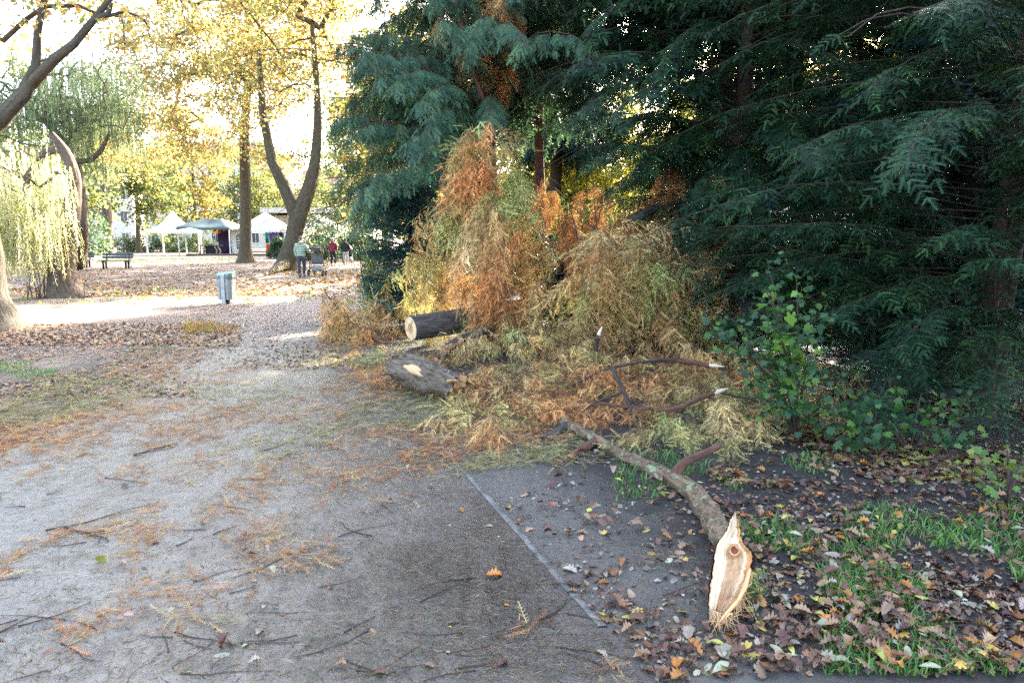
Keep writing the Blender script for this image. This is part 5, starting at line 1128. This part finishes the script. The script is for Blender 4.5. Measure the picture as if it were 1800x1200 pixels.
# ------------------------------------------------------------------ tents and stall
M_tent = leaf_mat('white_tent_fabric', .6, .3, .3, .06, 1.0); WH = (.82, .82, .8)
M_alu = plain('white_tent_pole', (.7, .7, .68), .4, .2); M_wd = plain('brown_stall_wood', (.13, .085, .06), .7, 0, .4, 5); M_gcan = leaf_mat('blue_green_tarpaulin', .5, .12, .4, .25)
M_pur = plain('purple_drape', (.10, .05, .30), .85, 0, .3, 2); M_dpur = plain('dark_purple_drape', (.035, .02, .09), .85, 0, .3, 2); M_tur = plain('turquoise_cloth', (.02, .38, .45), .8); M_or = plain('orange_red_cloth', (.6, .12, .05), .8)
def tent_roof(mb, c, hx, hy, z0, z1, conc, col=WH, n=10, val=.32, scal=12, ridge=0.0, sag=0.0):
    """four-sided roof, concave towards the peak, scalloped valance; ridge = half length of the ridge"""
    V, F = [], []; m = 40; ring = []
    for i in range(m):
        k, f = divmod(i*4/m, 1); q = [(-1, -1), (1, -1), (1, 1), (-1, 1)]; a, b = q[int(k)], q[(int(k)+1) % 4]; ring.append((a[0]+(b[0]-a[0])*f, a[1]+(b[1]-a[1])*f))
    for j in range(n+1):
        s = j/n; z = z0+(z1-z0)*s**conc
        for x, y in ring:
            e = (1-max(abs(x), abs(y))+0*s); V.append([c[0]+x*(hx*(1-s)+ridge*s), c[1]+y*hy*(1-s), z-sag*math.sin(math.pi*s)*(1-min(abs(x), abs(y)))])
    for j in range(n):
        for i in range(m): F.append([j*m+i, j*m+(i+1) % m, (j+1)*m+(i+1) % m, (j+1)*m+i])
    mb.add(V, np.array(F), col); V, F = [], []; M = 160
    for i in range(M):
        k, f = divmod(i*4/M, 1); q = [(-1, -1), (1, -1), (1, 1), (-1, 1)]; a, b = q[int(k)], q[(int(k)+1) % 4]; x, y = a[0]+(b[0]-a[0])*f, a[1]+(b[1]-a[1])*f
        d = val*(.55+.45*abs(math.sin(math.pi*scal*f))); V += [[c[0]+x*hx*1.004, c[1]+y*hy*1.004, z0+.01], [c[0]+x*hx*1.004, c[1]+y*hy*1.004, z0-d]]
    F = [[2*i, 2*i+1, 2*((i+1) % M)+1, 2*((i+1) % M)] for i in range(M)]; mb.add(V, np.array(F), col)
def poles(t, c, hx, hy, z, r_=.07):
    for x in (-1, 1):
        for y in (-1, 1): MB().box([c[0]+x*hx, c[1]+y*hy, z/2], (r_*2, r_*2, z), bev=.02).build('pole', M_alu, t, smooth=False)
c = G(298, 448.5)+[0, 1.2, 0]; k = c[1]/FPX
t = thing('pagoda_tent', 'white pagoda tent with a pointed roof on thin poles', 'tent', c); mb = MB(); tent_roof(mb, c, 35*k, 1.7, 2.55, 4.6, 1.9); mb.build('roof', M_tent, t); poles(t, c, 33.5*k, 1.65, 2.5)
c = G(362, 449)+[0, 2, 0]; k = c[1]/FPX
t = thing('canopy_tent', 'sagging blue-green canopy over the market stall', 'canopy', c); mb = MB(); tent_roof(mb, c, 45*k, 2.4, 2.75, 3.7, .75, (.06, .10, .095), val=.2, scal=3, ridge=16*k, sag=.25); mb.build('roof', M_gcan, t); poles(t, c, 43*k, 2.2, 2.7, .05)
mb = MB(); tent_roof(mb, c+[-20*k, -2.6, 0], 23*k, .7, 2.45, 2.75, 1); mb.build('white_awning', M_tent, t)
d = c+[18*k, 1.6, 0]; tag(MB().box(d+[0, 0, 1.35], (42*k, .08, 2.6)).build('stall_backdrop', M_dpur, None, d), 'dark purple cloth wall at the back of the market stall', 'drape')
d = c+[5*k, -1.6, 0]; t = thing('stall_counter', 'wooden counter with curved legs under the blue-green canopy', 'counter', d)
MB().box(d+[0, 0, 1.0], (40*k, .8, .08), bev=.02).build('top', M_wd, t, smooth=False); MB().box(d+[3*k, .1, .5], (20*k, .5, .9)).build('front_panel', M_dark, t, smooth=False)
for s in (-16, -10, 12, 18): MB().tube([d+[s*k, -.3, 0], d+[(s+1.5)*k, -.3, .5], d+[(s*.8)*k, -.3, .97]], [.09, .08, .07], 6).build('leg', plain('pale_wood', (.36, .27, .19), .7), t)
for i, (x, z) in enumerate([(378, 404.5), (385, 407), (394, 404)]):
    p_ = P(x, z, c[1]-.3); tt = tag(MB().tube([p_+[0, 0, -.18], p_+[0, 0, -.12], p_, p_+[0, 0, .12], p_+[0, 0, .18]], [.05, .14, .17, .14, .05], 12).build('paper_lantern', M_or, None, p_), ['small orange lantern hung at the left under the canopy', 'lowest orange lantern in the middle under the canopy', 'small orange lantern hung nearest the white marquee'][i], 'lantern', 'orange lanterns in the stall')
c = G(455, 448)+[0, 2.4, 0]; k = c[1]/FPX
t = thing('marquee_tent', 'white marquee with a scalloped edge and a window beside the maple trunk', 'tent', c); mb = MB(); tent_roof(mb, c, 46*k, 2.4, 2.6, 4.5, 1.15, val=.3, scal=14); mb.build('roof', M_tent, t); poles(t, c, 44.5*k, 2.3, 2.5, .06)
fy = c[1]-2.34; x0, x1 = c[0]-44*k, c[0]-22*k; mb = MB(); mb.box([(x0+x1)/2, fy, 1.2], (x1-x0, .04, 2.4)); pn = mb.build('side_wall', M_tent, t, smooth=False)
mb = MB(); wx0, wx1 = x0+(x1-x0)*.3, x0+(x1-x0)*.78
for zz in np.linspace(.6, 1.75, 5): mb.box([(wx0+wx1)/2, fy-.04, zz], (wx1-wx0, .03, .05))
for xx in np.linspace(wx0, wx1, 3): mb.box([xx, fy-.042, 1.18], (.05, .034, 1.2))
mb.tube([[ (wx0+wx1)/2-(wx1-wx0)/2*math.cos(a), fy-.04, 1.77+.4*math.sin(a)] for a in np.linspace(0, math.pi, 11)], .03, 5); mb.build('window_bars', M_alu, pn, smooth=False)
mb = MB(); n = 12; V = [[(wx0+wx1)/2, fy-.026, 1.7]]+[[wx0, fy-.026, .58], [wx1, fy-.026, .58]]+[[(wx0+wx1)/2+(wx1-wx0)/2*math.cos(a), fy-.026, 1.77+.4*math.sin(a)] for a in np.linspace(0, math.pi, n)]
mb.add(V, np.array([[0, i, i+1] for i in range(1, n+2)]+[[0, n+2, 1]])); mb.build('window', plain('grey_window_film', (.12, .15, .18), .2), pn, smooth=False)
mb = MB(); mb.tube([[x1+.3, fy, 2.4], [x1+.15, fy, 1.5], [x1-.35, fy, .0]], [.3, .22, .3], 8, rough=.3, col=(.75, .7, .62)); mb.build('curtain', M_tent, t)
d = c+[3*k, 1, 0]
for (xa, xb, mm, lab, nm) in [(-10, -4, M_tur, 'turquoise hanging above orange cloth inside the marquee', 'hanging_cloth'), (-3, 12, M_pur, 'violet drape hanging in the marquee opening', 'drape'), (13, 26, M_dpur, 'darker purple drape at the right of the marquee opening', 'drape')]:
    xm = d[0]+(xa+xb)/2*k; V = []; n = 14
    for i in range(n): xx = d[0]+(xa+(xb-xa)*i/(n-1))*k; V += [[xx, d[1]+.06*math.sin(i*2.2), (1.2 if mm is M_tur else .1)], [xx, d[1]+.06*math.sin(i*2.2), 2.55]]
    o = MB().add(V, np.array([[2*i, 2*i+2, 2*i+3, 2*i+1] for i in range(n-1)])).build(nm, mm, None, (xm, d[1], 0)); md = o.modifiers.new('thickness', 'SOLIDIFY'); md.thickness = .02; tag(o, lab, 'drape')
tag(MB().box([d[0]-7*k, d[1]+.1, .6], (6*k, .3, 1.15), bev=.05).build('display_stand', M_or, None, (d[0]-7*k, d[1], 0)), 'orange-red display stand below the turquoise cloth', 'stand')
c = G(528, 447)+[0, 8, 0]; k = c[1]/FPX
t = thing('marquee_tent', 'second white marquee half hidden behind the forked maple', 'tent', c); mb = MB(); tent_roof(mb, c, 44*k, 2.6, 2.7, 4.6, 1.1, val=.3, scal=14); mb.build('roof', M_tent, t); poles(t, c, 42*k, 2.5, 2.6, .06)
MB().box(c+[0, 2.5, 1.3], (84*k, .05, 2.6)).build('back_wall', M_tent, t, smooth=False)
# ------------------------------------------------------------------ buildings
M_beige = plain('beige_render', (.52, .46, .38), .85, 0, .12, 2); M_roof = plain('grey_roof_felt', (.3, .28, .26), .8); M_fac = plain('pale_facade_render', (.68, .62, .52), .85, 0, .1, .6); M_gls = plain('dark_window_glass', (.05, .06, .07), .1); M_trim = plain('white_window_trim', (.75, .73, .7), .5)
c = G(500, 446)+[0, 17, 0]; k = c[1]/FPX; t = thing('pavilion', 'low beige pavilion with a flat overhanging roof behind the marquees', 'building', c)
MB().box(c+[0, 3, 2.4], (170*k, 6, 4.8)).build('wall', M_beige, t, smooth=False); MB().box(c+[0, 2.2, 5.4], (196*k, 9, .5), bev=.05).build('roof', M_roof, t, smooth=False); MB().box(c+[0, -2.35, 5.42], (198*k, .12, .7)).build('fascia', plain('cream_fascia', (.6, .55, .48), .7), t, smooth=False)
for xx in np.linspace(-70, 70, 7):
    f = MB().box(c+[xx*k, -.02, 2.9], (12*k, .12, 1.8)).build('window', M_gls, t, smooth=False)
def house(px, y, w_, h, dpt, lab, rows, cols):
    c = np.array([(px-900)/FPX*y, y, 0]); t = thing('apartment_house', lab, 'building', c, 'pale houses beyond the park'); MB().box(c+[0, dpt/2, h/2], (w_, dpt, h)).build('wall', M_fac, t, smooth=False)
    mb = MB(); mb.box(c+[0, dpt/2, h+.15], (w_+.8, dpt+.8, .3)); hx, hy = w_/2+.3, dpt/2+.3; zc = h+.3; cc = c+[0, dpt/2, 0]
    mb.add([cc+[-hx, -hy, zc], cc+[hx, -hy, zc], cc+[hx, hy, zc], cc+[-hx, hy, zc], cc+[-hx*.6, 0, zc+3.5], cc+[hx*.6, 0, zc+3.5]], np.array([[0, 1, 5, 4], [2, 3, 4, 5]])); mb.add([cc+[hx, -hy, zc], cc+[hx, hy, zc], cc+[hx*.6, 0, zc+3.5], cc+[-hx, hy, zc], cc+[-hx, -hy, zc], cc+[-hx*.6, 0, zc+3.5]], np.array([[0, 1, 2], [3, 4, 5]])); mb.build('roof', plain('red_brown_tiles', (.25, .13, .1), .8), t, smooth=False)
    for r_ in range(rows):
        for q in range(cols):
            p_ = c+[(q+.5-cols/2)*w_/cols, 0, 1.9+r_*(h-.5)/rows]; f = MB().box(p_+[0, -.03, 0], (1.5, .12, 2.1)).build('window', M_trim, t, smooth=False)
            MB().box(p_+[-.33, -.1, 0], (.55, .04, 1.8)).add(*[np.zeros((0, 3)), np.zeros((0, 4), int)]).box(p_+[.33, -.1, 0], (.55, .04, 1.8)).build('pane', M_gls, f, smooth=False)
house(385, 128, 26, 16, 12, 'pale apartment house glimpsed through the yellow maple leaves', 4, 7); house(130, 135, 26, 17, 12, 'pale apartment house behind the old willow', 4, 7); house(590, 150, 26, 13, 12, 'pale house glimpsed behind the forked maple', 3, 7)
# low wooden edging in front of the stalls
a, b = G(318, 450), G(500, 449); c = (a+b)/2; tag(MB().box(c+[0, 0, .1], (b[0]-a[0], .2, .22), bev=.03).build('timber_edging', M_wd, None, c), 'low dark timber edging in front of the stall and marquee', 'edging')
# ------------------------------------------------------------------ people
def skinned(name, verts, edges, mat, parent, sub=2, root=0):
    """one continuous skin over a skeleton: verts {key: (pos, rx[, ry])}"""
    keys = list(verts); me = bpy.data.meshes.new(name); o0 = ORG[parent.name]
    me.from_pydata([tuple(np.asarray(verts[q][0])-o0) for q in keys], [(keys.index(a), keys.index(b)) for a, b in edges], []); me.update()
    o = bpy.data.objects.new(name, me); scene.collection.objects.link(o); o.parent = parent; ORG[o.name] = o0
    md = o.modifiers.new('skin', 'SKIN'); md.use_smooth_shade = True
    for i, q in enumerate(keys): v = verts[q]; me.skin_vertices[0].data[i].radius = (v[1], v[2] if len(v) > 2 else v[1]); me.skin_vertices[0].data[i].use_root = (i == root)
    s = o.modifiers.new('subdivision', 'SUBSURF'); s.levels = s.render_levels = sub; me.materials.append(mat); return o
M_skin = plain('skin', (.5, .3, .22), .6, 0, .05)
def hand(V, E, wrist, d, side, pre):
    d = unit(d); lat = np.array([side, 0, 0.]); V[pre+'palm'] = (wrist+d*.06, .034, .018); E.append((pre+'wr', pre+'palm'))
    for i, (o, l) in enumerate([(-.03, .07), (-.01, .08), (.01, .075), (.03, .055)]):
        p0 = wrist+d*.10+np.array([0, o, 0]); V[f'{pre}f{i}a'] = (p0, .009); V[f'{pre}f{i}b'] = (p0+d*l*.55-lat*.008, .008); V[f'{pre}f{i}c'] = (p0+d*l-lat*.025, .007); E += [(pre+'palm', f'{pre}f{i}a'), (f'{pre}f{i}a', f'{pre}f{i}b'), (f'{pre}f{i}b', f'{pre}f{i}c')]
    p0 = wrist+d*.05+np.array([0, -.035, 0]); V[pre+'t1'] = (p0, .010); V[pre+'t2'] = (p0+d*.045+np.array([0, -.02, 0]), .008); E += [(pre+'palm', pre+'t1'), (pre+'t1', pre+'t2')]
def person(label, g, H, legs, arms, m_jacket, m_trs, m_shoe, hat=None, hair=None, quilt=0, long=0.0, lean=0.0, bulk=1.0, face=0.0, hood=False):
    """back view walker: legs = ((dx, dy knee, dy ankle, lift) left, right), arms = elbow and wrist offsets"""
    t = thing('person', label, 'person', g); s = H/1.75; q = lambda x, y, z: g+np.array([x, y+lean*z, z])*s
    hip, chest, neck, head = q(0, 0, .95), q(0, .0, 1.3), q(0, .01, 1.47), q(0, .03, 1.63)
    V = {'hip': (hip, .135*s, .1*s), 'waist': (q(0, 0, 1.1), .125*s, .09*s), 'chest': (chest, .15*s, .1*s), 'neck0': (q(0, 0, 1.43), .065*s), 'neck': (neck, .052*s), 'jaw': (q(0, .05, 1.555), .07*s, .08*s), 'head': (q(0, .03, 1.64), .078*s, .095*s), 'top': (q(0, .02, 1.72), .055*s, .07*s)}
    E = [('hip', 'waist'), ('waist', 'chest'), ('chest', 'neck0'), ('neck0', 'neck'), ('neck', 'jaw'), ('jaw', 'head'), ('head', 'top')]
    V['nose'] = (q(0, .135, 1.61), .014*s); E.append(('jaw', 'nose'))
    for sd, n_ in ((-1, 'l'), (1, 'r')):
        V[n_+'ear'] = (q(sd*.085, .02, 1.62), .014*s); E.append(('head', n_+'ear'))
        dx, ky, ay, lift = legs[(sd+1)//2]
        V[n_+'hp'] = (q(sd*.095, 0, .9), .095*s); V[n_+'kn'] = (q(sd*.1+dx*.5, ky, .5+lift*.3), .062*s); V[n_+'an'] = (q(sd*.09+dx, ay, .09+lift), .042*s); V[n_+'toe'] = (q(sd*.1+dx, ay+.16, .035+lift*.3), .038*s)
        E += [('hip', n_+'hp'), (n_+'hp', n_+'kn'), (n_+'kn', n_+'an'), (n_+'an', n_+'toe')]
        el, wr = arms[(sd+1)//2]; V[n_+'sh'] = (q(sd*.19, 0, 1.39), .062*s); V[n_+'el'] = (q(sd*.19+el[0], el[1], 1.39+el[2]), .046*s); V[n_+'wr'] = (q(sd*.19+wr[0], wr[1], 1.39+wr[2]), .03*s)
        E += [('chest', n_+'sh'), (n_+'sh', n_+'el'), (n_+'el', n_+'wr')]; hand(V, E, V[n_+'wr'][0], V[n_+'wr'][0]-V[n_+'el'][0], sd, n_)
    skinned('body', V, E, M_skin, t, 2)
    b = bulk; J = {'hem': (q(0, 0, .88-long), .185*s*b, .14*s*b), 'hem2': (q(0, 0, .93-long*.5), .19*s*b, .145*s*b), 'waist': (q(0, 0, 1.08), .175*s*b, .135*s*b), 'chest': (q(0, 0, 1.27), .185*s*b, .14*s*b), 'yoke': (q(0, 0, 1.4), .13*s*b, .105*s*b), 'collar': (q(0, 0, 1.5), .085*s, .085*s)}
    JE = [('hem', 'hem2'), ('hem2', 'waist'), ('waist', 'chest'), ('chest', 'yoke'), ('yoke', 'collar')]
    for sd, n_ in ((-1, 'l'), (1, 'r')):
        el, wr = arms[(sd+1)//2]; J[n_+'sh'] = (q(sd*.2, 0, 1.37), .088*s*b); J[n_+'el'] = (q(sd*.2+el[0], el[1], 1.38+el[2]), .074*s*b); J[n_+'wr'] = (q(sd*.2+wr[0]*.96, wr[1]*.96, 1.38+wr[2]*.95), .052*s*b); JE += [('chest', n_+'sh'), (n_+'sh', n_+'el'), (n_+'el', n_+'wr')]
    j = skinned('jacket', J, JE, m_jacket, t, 2)
    if hood: skinned('hood', {'a': (q(-.09, -.06, 1.5), .06*s), 'b': (q(0, -.11, 1.46), .075*s), 'c': (q(.09, -.06, 1.5), .06*s)}, [('a', 'b'), ('b', 'c')], m_jacket, j, 2)
    T_ = {'w': (q(0, 0, .98), .16*s, .12*s), 'hip': (q(0, 0, .9), .15*s, .12*s)}; TE = [('w', 'hip')]
    for sd, n_ in ((-1, 'l'), (1, 'r')):
        dx, ky, ay, lift = legs[(sd+1)//2]; T_[n_+'hp'] = (q(sd*.1, 0, .82), .105*s); T_[n_+'kn'] = (q(sd*.1+dx*.5, ky, .5+lift*.3), .078*s); T_[n_+'an'] = (q(sd*.09+dx, ay, .12+lift), .062*s); TE += [('hip', n_+'hp'), (n_+'hp', n_+'kn'), (n_+'kn', n_+'an')]
    skinned('trousers', T_, TE, m_trs, t, 2)
    for sd in (-1, 1):
        dx, ky, ay, lift = legs[(sd+1)//2]; x = sd*.095+dx; skinned('shoe', {'h': (q(x, ay-.04, .045+lift), .05*s), 'm': (q(x, ay+.07, .045+lift*.6), .05*s), 't': (q(x, ay+.17, .035+lift*.3), .04*s)}, [('h', 'm'), ('m', 't')], m_shoe, t, 1)
    if hat: skinned('hat', {'a': (q(0, .02, 1.64), .098*s, .108*s), 'b': (q(0, .01, 1.71), .09*s, .1*s), 'c': (q(0, 0, 1.765), .05*s, .055*s)}, [('a', 'b'), ('b', 'c')], hat, t, 2)
    elif hair: skinned('hair', {'a': (q(0, -.02, 1.58), .07*s, .06*s), 'b': (q(0, .0, 1.66), .09*s, .1*s), 'c': (q(0, .0, 1.73), .07*s, .085*s)}, [('a', 'b'), ('b', 'c')], hair, t, 2)
    if quilt:
        nt = j.data.materials[0].node_tree
    return t
def puffer_mat(name, col):
    m, nt, p, out = nmat(name); o = objc(nt); wv = nt.nodes.new('ShaderNodeTexWave'); wv.bands_direction = 'Z'; wv.inputs['Scale'].default_value = 3.2; wv.inputs['Distortion'].default_value = 1.2; nt.links.new(o, wv.inputs['Vector'])
    nt.links.new(ramp(nt, noise(nt, o, 8), [(.3, tuple(c*.85 for c in col)), (.7, col)]), p.inputs['Base Color']); p.inputs['Roughness'].default_value = .5; bump(nt, wv.outputs['Fac'], p, .9, .05); return m
M_mint = puffer_mat('pale_green_puffer', (.44, .54, .40)); M_red_j = puffer_mat('crimson_quilted', (.30, .035, .07)); M_blkj = plain('black_parka', (.012, .014, .018), .7); M_jean = plain('dark_jeans', (.055, .065, .085), .85, 0, .2, 12); M_navy = plain('navy_trousers', (.015, .02, .035), .85); M_grytr = plain('light_grey_trousers', (.36, .34, .31), .85)
M_boot = plain('dark_shoe', (.05, .04, .035), .6); M_wshoe = plain('pale_shoe', (.5, .47, .43), .6); M_grhat = plain('grey_wool', (.12, .12, .12), .95); M_whhat = plain('white_wool', (.75, .72, .7), .95)
g1 = G(531, 487); person('person walking away in a pale green puffer jacket and grey trousers pushing a pushchair', g1, 1.76, ((.02, -.05, -.08, .0), (-.03, .12, .1, 0)), (((-.05, .02, -.3), (-.02, .12, -.55)), ((.1, .1, -.27), (.22, .38, -.40))), M_mint, M_jean, M_boot, hat=M_grhat, bulk=1.1, hood=True)
g2 = G(586, 467); person('person walking away in a crimson jacket with dark trousers and a white hat', g2, 1.72, ((0, .0, -.08, 0), (0, .08, .1, 0)), (((-.05, .03, -.28), (.02, .2, -.42)), ((.05, .03, -.28), (-.02, .2, -.42))), M_red_j, M_navy, M_wshoe, hat=M_whhat, bulk=1.05, hood=True)
g3 = G(608, 467); person('person walking away in a black parka and light grey trousers behind a dark pushchair', g3, 1.68, ((0, .05, .05, 0), (0, -.02, -.05, 0)), (((-.06, .05, -.27), (-.02, .3, -.36)), ((.06, .05, -.27), (.02, .3, -.36))), M_blkj, M_grytr, M_wshoe, hair=M_dark, bulk=1.15, hood=True)
# ------------------------------------------------------------------ pushchairs
M_hood = plain('brown_grey_hood_fabric', (.10, .07, .065), .85); M_seat = plain('grey_seat_fabric', (.15, .16, .17), .85); M_fr = plain('dark_metal_frame', (.05, .05, .055), .4, .6); M_bsk = plain('pale_grey_basket', (.32, .33, .34), .8)
def pushchair(label, g, s, hoodm, seatm):
    t = thing('pushchair', label, 'pushchair', g); q = lambda x, y, z: g+np.array([x, y, z])*s
    mb = MB(); V, F = [], []
    for i in range(9):
        th = math.pi*i/8
        for j in range(9): ph = R(5+j*15); V.append(q(-.24*math.cos(th), .25-.32*math.cos(ph)*math.sin(th)*.9-.05, .83+.26*math.sin(th)*(.35+.65*math.sin(ph))))
    F = [[i*9+j, i*9+j+1, i*9+10+j, i*9+9+j] for i in range(8) for j in range(8)]; mb.add(V, np.array(F)); hd = mb.build('hood', hoodm, t); md = hd.modifiers.new('thickness', 'SOLIDIFY'); md.thickness = .02
    mb = MB(); mb.box(q(0, .12, .68), (.42*s, .07*s, .38*s), bev=.03, rx=-.25); mb.box(q(0, .28, .5), (.42*s, .4*s, .1*s), bev=.04); mb.build('seat', seatm, t)
    mb = MB(); mb.box(q(0, .2, .3), (.38*s, .5*s, .2*s), bev=.05, taper=.85); mb.build('basket', M_bsk, t)
    mb = MB()
    for x in (-.25, .25):
        mb.tube([q(x, -.35, 1.02), q(x, -.2, .85), q(x*.98, .1, .5), q(x*.95, .5, .13)], .014*s, 6); mb.tube([q(x, .05, .55), q(x*1.02, -.08, .15)], .014*s, 6)
    mb.build('frame', M_fr, t); MB().tube([q(-.25, -.35, 1.02), q(0, -.38, 1.04), q(.25, -.35, 1.02)], .02*s, 8).build('handle', M_blk, t)
    for x, y, r_ in ((-.27, -.1, .13), (.27, -.1, .13), (-.2, .5, .095), (.2, .5, .095)):
        a = np.linspace(0, 2*math.pi, 21); w_ = MB(); w_.tube([q(x, y+r_*.82*math.cos(k), r_+r_*.82*math.sin(k)) for k in a], .022*s, 8, cap=False); wh = w_.build('wheel', M_blk, t)
        w_ = MB(); w_.tube([q(x-.02, y, r_), q(x+.02, y, r_)], .03*s, 8)
        for k in range(5): w_.tube([q(x, y, r_), q(x, y+r_*.8*math.cos(k*1.257), r_+r_*.8*math.sin(k*1.257))], .009*s, 4)
        w_.build('spokes', M_fr, wh)
    return t
pushchair('grey pushchair with a brown hood beside the walker in pale green', G(557, 486), 1.2, M_hood, M_seat)
pushchair('dark pushchair in front of the far walker in black', G(612, 464), 1.1, M_blkj, M_dark)
